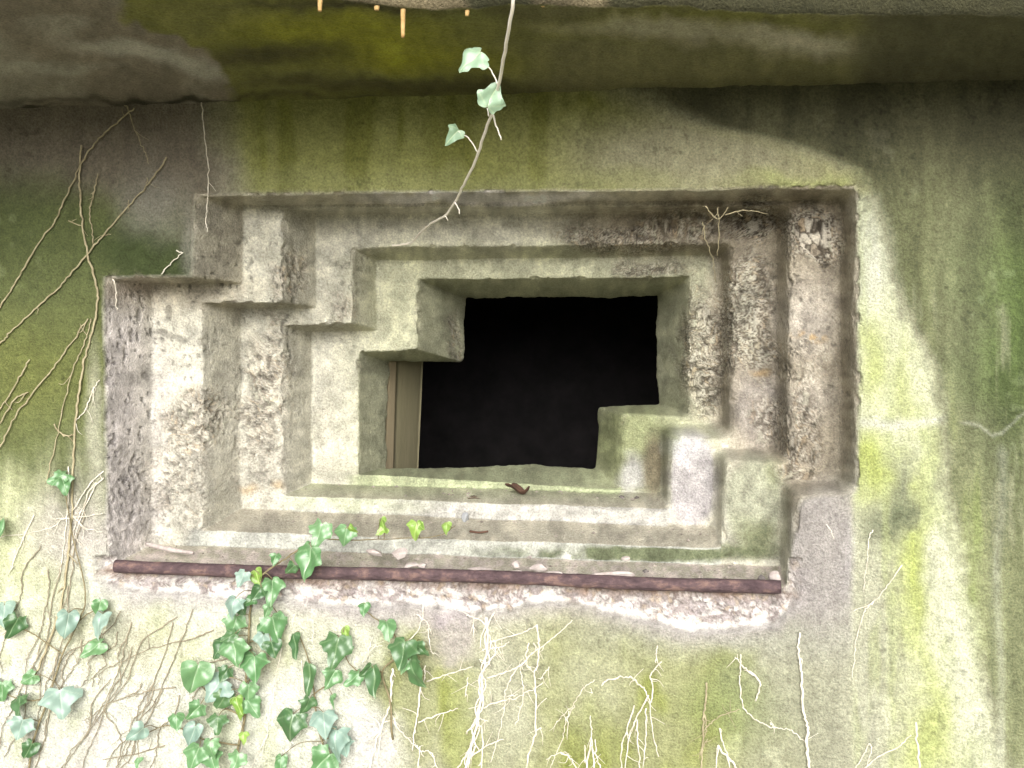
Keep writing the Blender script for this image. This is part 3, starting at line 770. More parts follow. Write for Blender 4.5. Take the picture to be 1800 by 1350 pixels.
def build_grit():
    rs = np.random.RandomState(77); V = []; F = []; n = 0
    ico = np.array([(1, 0, 0), (-1, 0, 0), (0, 1, 0), (0, -1, 0), (0, 0, 1), (0, 0, -1)], float)
    fac = [(0, 2, 4), (2, 1, 4), (1, 3, 4), (3, 0, 4), (2, 0, 5), (1, 2, 5), (3, 1, 5), (0, 3, 5)]
    for (a, b, y0, y1, cnt) in ((P0, Q0, 0, .15, 190), (P1, Q1, .15, .29, 110), (P2, Q2, .29, .42, 90)):
        for _ in range(cnt):
            t = rs.rand(); q = (rs.beta(2.2, 1.0)) * .92 + .04
            f = np.array(a[5]) * (1 - t) + np.array(a[4]) * t; g = np.array(b[5]) * (1 - t) + np.array(b[4]) * t
            p = f * (1 - q) + g * q; Y = y0 + (y1 - y0) * q
            r = (2. + 5.5 * rs.rand() ** 3) * MM * .8
            o = wp(p[0], p[1], Y) + (0, 0, r * .2)
            V.append(o + ico * r * rs.uniform(.6, 1.3, (6, 1)) * (1, 1, .6)); F += [tuple(n + i for i in x) for x in fac]; n += 6
    tag(mesh('grit', np.vstack(V), F, M_GRIT, None, smooth=False), 'fine concrete grit and crumbs scattered over the sill and treads of the embrasure', 'grit', None, 'stuff')
M_GRIT = ramp_mat('grit', (.14, .12, .10), (.48, .43, .38), 90, .95, .3)
build_grit()

def dead_leaf(px, py, Y, w, h, label, seed, rot=0):
    n = 22; V = []; rs = np.random.RandomState(seed)
    for i in range(7):
        r_ = i / 6
        for j in range(n):
            a = 2 * math.pi * j / n; k = r_ * (1 + .25 * math.sin(3 * a + seed) + .1 * rs.rand() * r_)
            x, y = k * math.cos(a) * w / 2, k * math.sin(a) * w / 3
            z = h * (.35 * (x / w * 2) ** 2 + .55 * abs(y) / w * 2 + .25 * math.sin(5 * x / w + seed))
            V.append((x, y, z))
    V = np.array(V) * MM; c, s = math.cos(R(rot)), math.sin(R(rot)); V = V @ np.array(((c, s, 0), (-s, c, 0), (0, 0, 1)))
    o = wp(px, py, Y)
    ob = mesh('dead_leaf', V + o, grid_faces(7, n, None, True), M_DEAD, None, origin=o)
    sm = ob.modifiers.new('thickness', 'SOLIDIFY'); sm.thickness = .0012
    return tag(ob, label, 'dead leaf')
dead_leaf(910, 866, .36, 44, 26, 'curled dark brown dead leaf on the third tread below the dark hole', 3)
dead_leaf(836, 880, .33, 34, 12, 'flat dark dead leaf left of the curled one at the tread edge', 8, 10)

def stick(name, pts, rads, mat, label, cat, group=None):
    T = Tubes(); p = spline([wp(*q) for q in pts], 5); T.add(p, np.interp(np.linspace(0, 1, len(p)), np.linspace(0, 1, len(rads)), rads))
    return tag(T.build(name, mat, None, origin=p[0]), label, cat, group)
stick('twig', [(258, 956, .09), (285, 963, .07), (310, 968, .06), (340, 972, .05)], (.005, .006, .004), M_CHIP, 'pale thick stick lying on the sill by the left end of the pipe', 'twig')
stick('twig', [(826, 934, .20), (842, 936, .19), (858, 934, .19)], (.003, .0025), M_DEAD, 'short dark brown twig on the second tread near the pebble', 'twig')

# ------------------------------------------------------------------ straws under the roof edge
straws = [(562, 20, 4, 'short orange straw stalactite at the roof edge, alone at the far left of the row'), (662, 18, 5, 'short orange straw stalactite just left of the longest one'),
          (708, 66, 4, 'longest orange straw stalactite hanging from the roof edge'), (722, 8, 3.5, 'stubby orange straw stalactite right beside the longest one'),
          (787, 14, 3.5, 'stubby orange straw stalactite between the longest and the pale-tipped one'), (821, 28, 4, 'pale-tipped orange straw stalactite left of the hanging ivy stem'),
          (954, 12, 4, 'short orange straw stalactite right of the hanging ivy stem')]
for x, y1, w, lb in straws:
    e = zp(x, float(np.interp(x, REDGE[:, 0], REDGE[:, 1])), SOF)
    pts = []
    a = np.array(e); a[1] += .004
    bt = wp(x, y1, a[1])
    p = np.linspace(a + (0, 0, .006), bt, 12); p[:, 0] += .0012 * (fbm(np.stack((p[:, 2] / .01, p[:, 0] * 0, p[:, 0]), -1), 2, int(x)) - .5)
    T = Tubes(); T.add(p, np.linspace(w * 1.15, w * .8, 12) * MM * .8, 8)
    tag(T.build('stalactite', M_STRAW, None, origin=p[0]), lb, 'stalactite', 'straw stalactites along the roof edge')

# ------------------------------------------------------------------ ivy
def leaf_shape(kind):
    """outline control points (half), petiole at the origin, tip at (0,1)"""
    if kind == 'young':
        h = [(0, .02), (.10, -.06), (.26, -.06), (.40, .06), (.44, .22), (.34, .32), (.30, .46), (.22, .68), (.10, .88), (0, 1.0)]
    elif kind == 'heart':
        h = [(0, .04), (.12, -.08), (.30, -.10), (.45, .02), (.50, .20), (.44, .40), (.32, .60), (.18, .80), (.07, .93), (0, 1.0)]
    elif kind == 'narrow':
        h = [(0, .02), (.08, -.03), (.18, .0), (.25, .15), (.26, .32), (.22, .52), (.16, .72), (.08, .9), (0, 1.0)]
    else:
        h = [(0, .04), (.10, -.05), (.24, -.10), (.38, -.07), (.43, .03), (.50, .12), (.60, .22), (.62, .34), (.52, .42), (.39, .48), (.31, .59), (.21, .77), (.09, .93), (0, 1.0)]
    return np.array(h)

def leaf_mesh(kind, seed):
    rs = np.random.RandomState(seed); h = leaf_shape(kind)
    rr = h.copy(); rr[1:-1] += rs.randn(len(h) - 2, 2) * .03
    ll = h.copy(); ll[1:-1] += rs.randn(len(h) - 2, 2) * .03; ll[:, 0] *= -1
    out_ = np.vstack((spline(rr, 4), spline(ll[::-1], 4)[1:-1]))
    c0 = np.array((0, .30)); nr = 9; n = len(out_)
    V = [(0, .30)]; 
    for i in range(1, nr + 1): V += [tuple(c0 + (p - c0) * (i / nr)) for p in out_]
    V = np.array(V)
    cur = rs.uniform(.15, .75); fold = rs.uniform(-.1, .45); tw = rs.uniform(-.4, .4)
    z = -cur * (V[:, 1] - .25) ** 2 + fold * np.abs(V[:, 0]) - .30 * V[:, 0] ** 2 + tw * V[:, 0] * V[:, 1]
    z += .07 * np.sin(V[:, 0] * 8 + seed) * np.sin(V[:, 1] * 7 + seed)
    tips = [(0, 1.), (.66, .36), (-.66, .36), (.40, -.08), (-.40, -.08)]
    vein = np.zeros(len(V))
    for i, tp in enumerate(tips):
        tp = np.array(tp); t = np.clip(V @ tp / (tp @ tp), 0, 1); d = np.linalg.norm(V - t[:, None] * tp, axis=1)
        vein = np.maximum(vein, (1 - sstep(.008, .035, d)) * (1 if i == 0 else .7))
    z -= vein * .012
    F = [(0, 1 + j, 1 + (j + 1) % n) for j in range(n)]
    for i in range(nr - 1):
        b = 1 + i * n
        F += [(b + j, b + n + j, b + n + (j + 1) % n, b + (j + 1) % n) for j in range(n)]
    return np.column_stack((V, z)), F, np.column_stack((vein,) * 3)

LEAFM = {}
def get_leaf(kind, colr, k):
    key = (kind, colr, k)
    if key not in LEAFM:
        V, F, c = leaf_mesh(kind, hash(kind) % 50 * 0 + {'ivy': 1, 'young': 2, 'heart': 3, 'narrow': 4}[kind] * 20 + k)
        me = bpy.data.meshes.new('leaf'); me.from_pydata([tuple(v) for v in V], [], F); me.validate()
        a = me.color_attributes.new('col', 'FLOAT_COLOR', 'POINT'); cc = np.ones((len(V), 4), np.float32); cc[:, :3] = c; a.data.foreach_set('color', cc.ravel())
        me.polygons.foreach_set('use_smooth', np.ones(len(me.polygons), bool)); me.materials.append(M_LEAF[colr]); LEAFM[key] = me
    return LEAFM[key]

def place_leaf(root, px, py, s, ang, kind, colr, Y, rs, tilt=None):
    """ang: direction of the tip, degrees clockwise from straight down as seen from the front"""
    L = s * MM * (2.2 + Y) / 2.2 * .90
    base = wp(px, py, Y)
    a = R(ang); tip = np.array((-math.sin(a), 0, -math.cos(a)))
    tl = R(rs.uniform(5, 38) if tilt is None else tilt)           # tip leans away from the wall
    yv = tip * math.cos(tl) + np.array((0, -1, 0)) * math.sin(tl)
    nz = np.array((0, -1, 0)) * math.cos(tl) - tip * math.sin(tl)
    xv = np.cross(yv, nz); rl = R(rs.uniform(-42, 42))
    xv, nz = xv * math.cos(rl) + nz * math.sin(rl), nz * math.cos(rl) - xv * math.sin(rl)
    M = Matrix(((xv[0], yv[0], nz[0]), (xv[1], yv[1], nz[1]), (xv[2], yv[2], nz[2]))).to_4x4()
    org = base - yv * L * .42
    o = bpy.data.objects.new('leaf', get_leaf(kind, colr, rs.randint(7))); COL.objects.link(o)
    o.parent = root; o.matrix_local = Matrix.Translation(Vector(org) - root.location) @ M @ Matrix.Diagonal((L * rs.uniform(.82, 1.15), L, L, 1))
    return org

def vine(name, label, stems, leaves, seed, stem_mat, cat='ivy', group=None, smat_r=.0016):
    rs = np.random.RandomState(seed)
    P = [spline([wp(*q) for q in st[0]], 5) for st in stems]
    base = P[0][0]
    root = thing(name, label, cat, tuple(base), group)
    T = Tubes(); allp = np.vstack(P)
    for p, st in zip(P, stems):
        w = p + .0018 * (np.random.RandomState(seed).rand(*p.shape) - .5)
        T.add(w, np.linspace(st[1], st[2], len(p)), 7)
    for lf in leaves:
        (px, py, s, ang, kind, colr, Y) = lf[:7]
        b = place_leaf(root, px, py, s, ang, kind, colr, Y, rs, lf[7] if len(lf) > 7 else None)
        k = np.argmin(((allp - b) ** 2).sum(1)); q = allp[k]; d = np.linalg.norm(q - b)
        if d > .004 and d < .14:
            m = (q + b) / 2 + np.array((0, -.15 * d, .18 * d))
            T.add(spline([q, m, b], 5), np.linspace(.0011, .0008, 11), 5)
    T.build('stem', stem_mat, root, origin=base)
    return root

w = -.012
G_IVY = 'ivy growing on the bunker wall'
# hanging shoot in front of the opening
vine('hanging_ivy', 'single pale ivy shoot with three leaves hanging from the roof in front of the opening',
     [([(925, -170, -.675), (912, -60, -.67), (903, 0, -.66), (893, 62, -.60), (880, 130, -.50), (868, 190, -.41), (850, 240, -.33), (835, 285, -.25), (815, 325, -.16), (800, 355, -.08), (784, 377, -.02),
        (757, 394, .07), (740, 408, .15), (724, 425, .23), (706, 430, .255), (690, 432, .27)], (.0028), .0023),
      ([(876, 150, -.47), (866, 128, -.48), (850, 108, -.49)], .0013, .001), ([(840, 268, -.28), (826, 245, -.29), (806, 231, -.30)], .0013, .001),
      ([(866, 195, -.40), (872, 220, -.39), (882, 246, -.38)], .0018, .0012), ([(860, 205, -.39), (857, 190, -.39)], .0012, .001), ([(800, 356, -.09), (806, 366, -.09), (808, 376, -.09)], .0016, .001),
      ([(782, 378, -.03), (788, 388, -.03)], .0012, .0008)],
     [(829, 104, 58, 52, 'ivy', 'p', -.50, 12), (866, 168, 58, -150, 'ivy', 'p', -.46, 10), (797, 238, 40, 40, 'young', 'p', -.305, 15)], 41, M_VINE, 'ivy', G_IVY)

main_leaves = [(483, 983, 26, 10, 'young', 'g'), (425, 1017, 36, 20, 'ivy', 'b'), (452, 1015, 40, -30, 'heart', 'l'), (478, 1036, 54, -12, 'ivy', 'g'), (452, 1043, 34, 30, 'heart', 'd'),
    (408, 1067, 44, 15, 'ivy', 'b'), (423, 1067, 32, -40, 'heart', 'd'), (437, 1057, 28, 60, 'young', 'g'), (412, 1100, 48, 5, 'ivy', 'g'), (483, 1103, 56, -20, 'ivy', 'g'), (462, 1108, 34, 30, 'heart', 'd'),
    (385, 1140, 42, 35, 'ivy', 'd'), (412, 1147, 56, -10, 'ivy', 'g'), (462, 1127, 34, 0, 'ivy', 'b'), (480, 1140, 36, -20, 'heart', 'd'), (448, 1173, 60, -15, 'ivy', 'g'), (433, 1153, 36, 40, 'ivy', 'g'),
    (343, 1190, 64, 10, 'heart', 'g'), (377, 1210, 56, 35, 'ivy', 'b'), (437, 1217, 42, -5, 'ivy', 'g'), (390, 1233, 42, 25, 'heart', 'd'), (417, 1237, 38, -30, 'young', 'l'), (443, 1243, 46, -40, 'ivy', 'g'),
    (422, 1253, 32, 15, 'young', 'l'), (343, 1250, 40, 35, 'ivy', 'g'), (310, 1268, 36, -25, 'heart', 'g'), (382, 1272, 38, 0, 'ivy', 'd'), (337, 1293, 54, 20, 'heart', 'b'), (427, 1297, 26, 0, 'young', 'l'),
    (370, 1317, 42, -10, 'ivy', 'g'), (343, 1330, 52, 15, 'ivy', 'g'), (373, 1337, 46, -35, 'ivy', 'g'), (415, 1337, 38, 20, 'ivy', 'g'), (240, 1290, 44, 50, 'heart', 'b'), (242, 1343, 28, 0, 'young', 'g'), (395, 1185, 34, 20, 'ivy', 'd'),
    (402, 1120, 34, 60, 'heart', 'd'), (470, 1075, 30, 10, 'young', 'g')]
rs0 = np.random.RandomState(3)
vine('climbing_ivy', 'dense leafy ivy climbing the pale wall up to the pipe, left of centre',
     [([(395, 1420, w), (415, 1330, w), (430, 1260, w), (432, 1200, w), (437, 1130, w), (440, 1070, w), (452, 1020, -.03), (490, 990, -.035)], .0032, .002),
      ([(430, 1260, w), (390, 1240, w), (345, 1195, w), (330, 1170, w)], .002, .0012), ([(437, 1130, w), (470, 1110, w), (490, 1080, w)], .0018, .001),
      ([(420, 1310, w), (360, 1300, w), (300, 1275, w), (245, 1295, w)], .002, .001), ([(432, 1200, w), (455, 1180, w)], .0018, .001)],
     [(x, y, s, a, k, c, -.022 - .045 * rs0.rand()) for (x, y, s, a, k, c) in main_leaves], 42, M_STEM, 'ivy', G_IVY)

vine('ivy_runner', 'ivy shoot reaching over the pipe into the opening with small bright leaves', 
     [([(490, 990, -.035), (520, 970, -.03), (560, 948, -.01), (610, 950, .02), (665, 948, .04), (715, 946, .06), (770, 942, .07), (800, 925, .07)], .0018, .0009)],
     [(540, 988, 72, 15, 'ivy', 'g', -.045, 12), (560, 938, 54, 20, 'ivy', 'g', -.02), (607, 942, 42, 10, 'ivy', 'g', .0), (672, 924, 36, -10, 'young', 'l', .03), (671, 932, 26, 60, 'young', 'l', .03), (730, 932, 38, 10, 'young', 'l', .05),
      (738, 925, 24, -60, 'young', 'l', .05), (784, 928, 26, 5, 'young', 'l', .06), (618, 930, 22, -50, 'young', 'l', .0), (512, 1000, 26, 40, 'heart', 'd', -.04)], 43, M_STEM, 'ivy', G_IVY)

vine('climbing_ivy', 'ivy strand with large dark and bluish leaves right of the dense leafy ivy',
     [([(570, 1420, w), (575, 1340, w), (560, 1280, w), (552, 1220, w), (545, 1170, w), (525, 1110, w)], .0026, .0012), ([(552, 1220, w), (585, 1190, w), (592, 1120, w)], .0018, .001)],
     [(517, 1133, 54, -8, 'narrow', 'd', -.03), (543, 1190, 66, 5, 'narrow', 'd', -.03), (590, 1143, 66, 10, 'ivy', 'd', -.04), (582, 1193, 46, 25, 'ivy', 'g', -.03), (540, 1240, 36, 20, 'ivy', 'd', -.025),
      (585, 1233, 30, -10, 'young', 'g', -.025), (510, 1277, 62, 10, 'ivy', 'd', -.03), (570, 1270, 54, -20, 'ivy', 'b', -.04), (588, 1307, 66, 0, 'ivy', 'b', -.04), (567, 1340, 56, 40, 'ivy', 'g', -.04), (605, 1312, 40, -30, 'ivy', 'b', -.03),
      (493, 1343, 36, 0, 'heart', 'g', -.02)], 44, M_STEM, 'ivy', G_IVY)

vine('climbing_ivy', 'ivy strand with a clump of dark green leaves below the middle of the pipe',
     [([(690, 1300, w), (685, 1230, w), (672, 1180, w), (700, 1150, w), (690, 1110, w), (650, 1080, w), (640, 1060, w)], .0024, .001), ([(672, 1180, w), (640, 1185, w), (610, 1160, w), (604, 1120, w)], .0016, .001)],
     [(640, 1070, 30, 0, 'young', 'g', -.02), (682, 1105, 44, -25, 'heart', 'g', -.03), (607, 1115, 34, -10, 'young', 'l', -.02), (602, 1142, 34, 10, 'ivy', 'd', -.02), (708, 1148, 60, 10, 'ivy', 'd', -.04), (726, 1182, 62, -25, 'heart', 'd', -.045),
      (740, 1143, 34, -50, 'ivy', 'd', -.03), (620, 1193, 40, 55, 'ivy', 'g', -.025), (657, 1195, 66, -8, 'narrow', 'd', -.035), (645, 1180, 34, 40, 'heart', 'd', -.025), (716, 1165, 40, 40, 'ivy', 'g', -.035)], 45, M_STEM, 'ivy', G_IVY)

vine('climbing_ivy', 'sparse ivy strand with bluish heart-shaped leaves near the lower left corner',
     [([(40, 1420, w), (60, 1300, w), (85, 1230, w), (110, 1150, w), (140, 1090, w), (150, 1040, w), (130, 950, w), (112, 850, w)], .0026, .0012), ([(85, 1230, w), (40, 1230, w), (-10, 1210, w)], .0016, .001),
      ([(110, 1150, w), (50, 1110, w), (-20, 1085, w)], .0016, .001), ([(140, 1090, w), (170, 1075, w), (175, 1130, w)], .0014, .001)],
     [(6, 1078, 50, -10, 'heart', 'b', -.03), (24, 1102, 52, 20, 'ivy', 'd', -.03), (118, 1096, 54, 0, 'heart', 'b', -.05), (174, 1068, 34, 10, 'heart', 'g', -.03), (173, 1096, 54, 5, 'heart', 'b', -.06), (162, 1140, 52, 60, 'heart', 'g', -.03),
      (100, 840, 40, 70, 'ivy', 'g', -.03), (112, 850, 40, -30, 'ivy', 'g', -.035), (50, 1193, 36, 60, 'heart', 'g', -.02), (3, 1213, 42, 0, 'ivy', 'g', -.02), (32, 1240, 48, 5, 'ivy', 'd', -.03), (107, 1233, 62, -20, 'ivy', 'b', -.05),
      (36, 1280, 48, 15, 'ivy', 'b', -.04), (50, 1320, 42, 25, 'heart', 'd', -.03), (2, 930, 56, 5, 'narrow', 'g', -.03)], 46, M_STEM, 'ivy', G_IVY)

# ------------------------------------------------------------------ dry stems and aerial roots
def dry(label, lines, mat, r0, r1, hairs=0, seed=0, group='dry climbing stems on the wall', Y=-.004, cat='dry stem'):
    rs = np.random.RandomState(seed); T = Tubes(); first = None
    for li in lines:
        rr = (r0, r1) if not isinstance(li, tuple) else li[1:]
        pts = li if not isinstance(li, tuple) else li[0]
        q = np.array([(p[0], p[1], p[2] if len(p) > 2 else Y) for p in pts], float)
        s = spline(q, 7); m = len(s); s[1:-1, :2] += rs.randn(m - 2, 2) * .9
        rr = (rr[0] * .70, rr[1] * .72); P = wp(s[:, 0], s[:, 1], s[:, 2] - rr[0] * .4)
        T.add(P, np.linspace(rr[0], rr[1], m) * (1 + .35 * (rs.rand(m) - .5)), 6)
        if first is None: first = P[0]
        for _ in range(hairs):
            k = rs.randint(1, m - 1); L = rs.uniform(8, 34); a = rs.uniform(-1, 1) * 1.1 + (math.pi if rs.rand() < .25 else 0)
            h = [s[k], s[k] + (math.sin(a) * L * .5, math.cos(a) * L * .5 + rs.randn() * 3, -.002), s[k] + (math.sin(a) * L + rs.randn() * 4, math.cos(a) * L, -.001)]
            h = spline(h, 4); T.add(wp(h[:, 0], h[:, 1], h[:, 2]), np.linspace(rr[1] * .8, rr[1] * .35, len(h)), 5)
    return tag(T.build('dry_stem', mat, None, origin=first), label, cat, group)

dry('straight dry stem with a hooked top hanging past the upper left corner of the opening', [[(384, 140, -.03), (366, 145, -.03), (355, 151, -.02), (356, 200), (361, 250), (366, 300), (365, 350), (362, 385), (365, 408)]], M_DRY, .0022, .0013, 1, 1)
dry('short dry twig slanting down from the roof joint above the long arching stem', [[(204, 180), (222, 186), (232, 212), (247, 250), (258, 275), (261, 288)]], M_TAN, .0022, .0013, 1, 2)
dry('long arching dry stem from the roof joint down to the left edge of the view', [[(236, 190), (205, 216), (170, 248), (145, 285), (128, 320), (108, 362), (95, 392), (60, 440), (30, 492), (0, 540), (-40, 600)]], M_TAN, .0026, .0024, 1, 3)
dry('upright dry stem, the thickest on the left, running down beside the opening', [([(143, 255), (140, 300), (140, 345), (146, 400), (155, 450), (168, 500), (172, 535), (160, 590), (150, 625), (140, 680), (133, 740), (129, 800), (127, 860), (124, 930), (118, 990), (108, 1060), (85, 1130), (60, 1190)], .0030, .0034),
     [(172, 305), (163, 345), (158, 372), (162, 405), (164, 430)], [(120, 388), (145, 398)], [(160, 560), (150, 600), (128, 650), (110, 720), (95, 790), (80, 850)]], M_TAN, .0018, .0016, 2, 4)
dry('dry stem with forked twigs slanting from above the opening down to the left edge', [([(293, 276), (262, 322), (226, 362), (190, 403), (162, 436), (130, 475), (100, 508), (60, 545), (22, 580), (0, 605), (-40, 640)], .0028, .0022), [(225, 352), (226, 366)], [(180, 414), (195, 412)], [(258, 312), (258, 325)]], M_TAN, .0014, .001, 1, 5)
dry('short dry twig with a forked tip at the inner corner of the dark moss', [[(284, 482), (300, 462), (322, 444)], [(310, 440), (321, 445)]], M_DRY, .0018, .0014, 0, 6)
dry('small dry twig dangling at the top left corner of the stepped reveal', [[(196, 487, .02), (202, 500, .02), (204, 525, .03), (206, 545, .03)]], M_DRY, .0022, .0014, 0, 7)
dry('pair of long dry stems slanting to the left edge across the green wall', [[(155, 560), (120, 610), (95, 645), (60, 688), (25, 735), (5, 775), (-20, 820)], [(52, 632), (30, 670), (10, 705), (-20, 740)], [(50, 690), (25, 702), (0, 745)], [(95, 745), (110, 765), (128, 765)]], M_TAN, .0022, .0022, 1, 8)
dry('knot of tangled dry stems beside the lower left end of the opening', [[(182, 828), (150, 860), (125, 900), (80, 930), (0, 945)], [(182, 840), (160, 860), (140, 905), (130, 940), (145, 960)], [(125, 905), (150, 928), (180, 935)], [(120, 820), (118, 900), (112, 960), (105, 1010)], [(170, 850), (150, 890), (125, 960)], [(92, 912), (130, 910), (180, 903)],
     [(165, 680), (150, 720), (130, 745)], [(60, 905), (35, 960), (15, 1010)], [(175, 668), (160, 690)]], M_DRY, .0020, .0012, 3, 9)
ll = []
rs1 = np.random.RandomState(21)
for x0, y0, x1, y1 in ((110, 990, 20, 1330), (150, 900, 60, 1240), (60, 960, -10, 1180), (128, 1030, 75, 1350), (95, 1000, 40, 1200)):
    ll.append([(x0 + (x1 - x0) * t + rs1.randn() * 7, y0 + (y1 - y0) * t) for t in np.linspace(0, 1, 6)])
for k_, l_ in enumerate(ll): dry('steep thin dry stem lying on the pale wall at the lower left edge', [l_], M_FINE, .0019, .0014, 2, 100 + k_)
ll = []
for x0, y0, x1, y1 in ((300, 1080, 100, 1360), (235, 1130, 138, 1360), (312, 1090, 205, 1360), (215, 1075, 60, 1215), (205, 1170, 200, 1360), (340, 1075, 230, 1330), (255, 1200, 150, 1270)):
    ll.append([(x0 + (x1 - x0) * t + rs1.randn() * 7, y0 + (y1 - y0) * t + rs1.randn() * 4) for t in np.linspace(0, 1, 6)])
for _ in range(14):
    x0, y0 = rs1.uniform(60, 470), rs1.uniform(1070, 1230); L = rs1.uniform(90, 240); a = rs1.uniform(.25, .6)
    ll.append([(x0 - L * math.sin(a) * t + rs1.randn() * 6, y0 + L * math.cos(a) * t + rs1.randn() * 3) for t in np.linspace(0, 1, 6)])
for k_, l_ in enumerate(ll): dry('thin dry stem slanting down the pale wall among the lower left ivy strands', [l_], M_FINE, .0019, .0012, 3, 110 + k_)
for k_, (lb, l_) in enumerate((('curved dry twig crossing level between the dense ivy and bluish heart-shaped leaves', [(375, 1108), (330, 1125), (270, 1138), (210, 1165)]), ('short level dry twig below the curved one, left of the dense ivy', [(308, 1208), (260, 1215), (225, 1225)]),
                  ('short dry twig running into the dense ivy from the left, below its top', [(420, 1155), (370, 1165), (340, 1185)]), ('pale dry twig lying almost level near the bottom edge left of the dense ivy', [(290, 1310), (240, 1325), (180, 1335)]))):
    dry(lb, [l_], M_FINE, .0022, .0013, 3, 140 + k_)
for k_, l_ in enumerate([[(495, 1140), (485, 1190), (475, 1260), (455, 1350)], [(420, 1260), (425, 1310), (405, 1360)], [(530, 1160), (535, 1230), (530, 1260)], [(550, 1090), (552, 1130)], [(470, 1290), (450, 1330), (440, 1360)], [(517, 1080), (512, 1105)]]): dry('pale thin dry twig standing between the dense ivy and the dark-leaved strand', [l_], M_DRY, .0015, .001, 2, 150 + k_)
dry('pale dry twigs among the dark leaf clump below the middle of the pipe', [[(745, 1062), (738, 1100), (720, 1125), (695, 1142)], [(732, 1080), (752, 1095), (758, 1115)], [(752, 1105), (757, 1140), (763, 1150)], [(655, 1120), (645, 1150), (635, 1168)], [(640, 1165), (655, 1140), (672, 1135)]], M_DRY, .0018, .0012, 1, 13)
dry('thick pale forked root below the dark leaf clump', [([(690, 1175), (688, 1210), (685, 1240), (672, 1275), (660, 1310), (645, 1370)], .0036, .003), [(685, 1240), (700, 1280), (725, 1305), (745, 1330)], [(672, 1275), (665, 1320), (660, 1370)], [(675, 1270), (700, 1262)]], M_DRY, .002, .0014, 4, 14)
dry('pale root with a thick upper end right of the dark leaf clump', [([(740, 1200), (736, 1240), (730, 1280), (725, 1320)], .0032, .0018), [(732, 1310), (740, 1320), (760, 1325), (770, 1360)], [(738, 1312), (732, 1370)], [(748, 1170), (745, 1200)]], M_DRY, .002, .0014, 3, 15)
dry('pale tangled bundle of aerial roots, the largest, hanging below the spalled sill', [([(855, 1085), (858, 1115), (855, 1150), (848, 1190), (845, 1230), (838, 1275), (828, 1310), (815, 1370)], .0038, .0034), ([(845, 1230), (838, 1260), (848, 1290), (845, 1360)], .0026, .0022), ([(861, 1090), (852, 1125), (860, 1160), (842, 1195), (850, 1235), (830, 1280), (835, 1310), (808, 1370)], .0026, .0022), ([(853, 1100), (862, 1135), (846, 1175), (854, 1205), (836, 1245), (842, 1285), (818, 1330), (822, 1370)], .0022, .0018), [(870, 1075), (850, 1110), (842, 1140)], [(820, 1082), (840, 1088), (856, 1100)], [(832, 1085), (833, 1120)], [(858, 1130), (900, 1118), (935, 1105), (945, 1098)], [(862, 1140), (880, 1137), (895, 1128)], [(868, 1125), (872, 1145), (855, 1165), (842, 1160)],
      [(856, 1192), (890, 1182), (915, 1170), (940, 1145), (975, 1120), (1006, 1090)], [(750, 1198), (790, 1185), (830, 1172)], [(735, 1270), (775, 1255), (805, 1245)], [(825, 1320), (808, 1345), (795, 1370)], [(832, 1300), (818, 1370)], [(820, 1290), (840, 1265), (858, 1268)], [(818, 1225), (823, 1190)], [(850, 1245), (880, 1232), (905, 1228), (935, 1212), (955, 1200)], [(830, 1330), (858, 1310), (885, 1300)]], M_DRY, .0022, .0013, 3, 16)
dry('long pale root with side rootlets right of the tangled bundle', [([(943, 1098), (947, 1130), (946, 1165), (940, 1185), (942, 1240), (940, 1290), (928, 1330), (922, 1370)], .0028, .0022), [(930, 1130), (925, 1160), (940, 1185)], [(918, 1165), (905, 1180), (890, 1210), (885, 1250), (875, 1300), (862, 1340)], [(915, 1180), (920, 1205), (918, 1235), (905, 1275)], [(965, 1172), (950, 1195)], [(940, 1285), (952, 1280)], [(890, 1225), (910, 1220)], [(938, 1130), (948, 1145)]], M_DRY, .002, .0012, 3, 17)
dry('faint thin dry runners on the green wall right of the long root', [[(1045, 1195), (1025, 1210), (1010, 1235), (985, 1262), (975, 1275)], [(1010, 1240), (995, 1265), (990, 1295), (975, 1330), (965, 1355)], [(1000, 1250), (997, 1300)], [(1038, 1210), (1042, 1220)], [(960, 1335), (990, 1322), (1005, 1330)]], M_DRY, .0013, .0009, 2, 18)
dry('spray of pale straws rising from the bottom edge at lower centre right', [([(1025, 1380), (1034, 1330), (1039, 1290), (1038, 1258)], .003, .0012), ([(1050, 1380), (1042, 1330), (1040, 1290)], .0028, .0014), [(1065, 1380), (1050, 1335), (1046, 1300)], [(985, 1322), (1005, 1335), (1020, 1370)], [(1036, 1380), (1030, 1340), (1028, 1310)]], M_DRY, .0022, .0014, 3, 19)
dry('pale dry stem forking downward from an arching twig right of the straw spray', [[(1057, 1205), (1070, 1195), (1105, 1190), (1120, 1200), (1135, 1215), (1142, 1240), (1148, 1290), (1158, 1330)], [(1140, 1222), (1120, 1260), (1105, 1300), (1098, 1370)], [(1115, 1240), (1102, 1280), (1092, 1320), (1095, 1370)], [(1145, 1235), (1148, 1205), (1143, 1185), (1163, 1163)], [(1155, 1135), (1153, 1165)], [(1120, 1265), (1122, 1320), (1128, 1370)], [(1136, 1245), (1135, 1300), (1130, 1350)]], M_DRY, .0022, .0014, 3, 20)
dry('brownish dry stem with a knotted top left of the angular twig', [([(1242, 1200), (1240, 1235), (1236, 1260), (1236, 1300), (1233, 1345), (1231, 1380)], .0028, .002), [(1236, 1285), (1250, 1270), (1275, 1255), (1300, 1247)], [(1235, 1310), (1244, 1300)], [(1238, 1255), (1242, 1280), (1236, 1300)]], M_TAN, .0018, .0012, 3, 22)
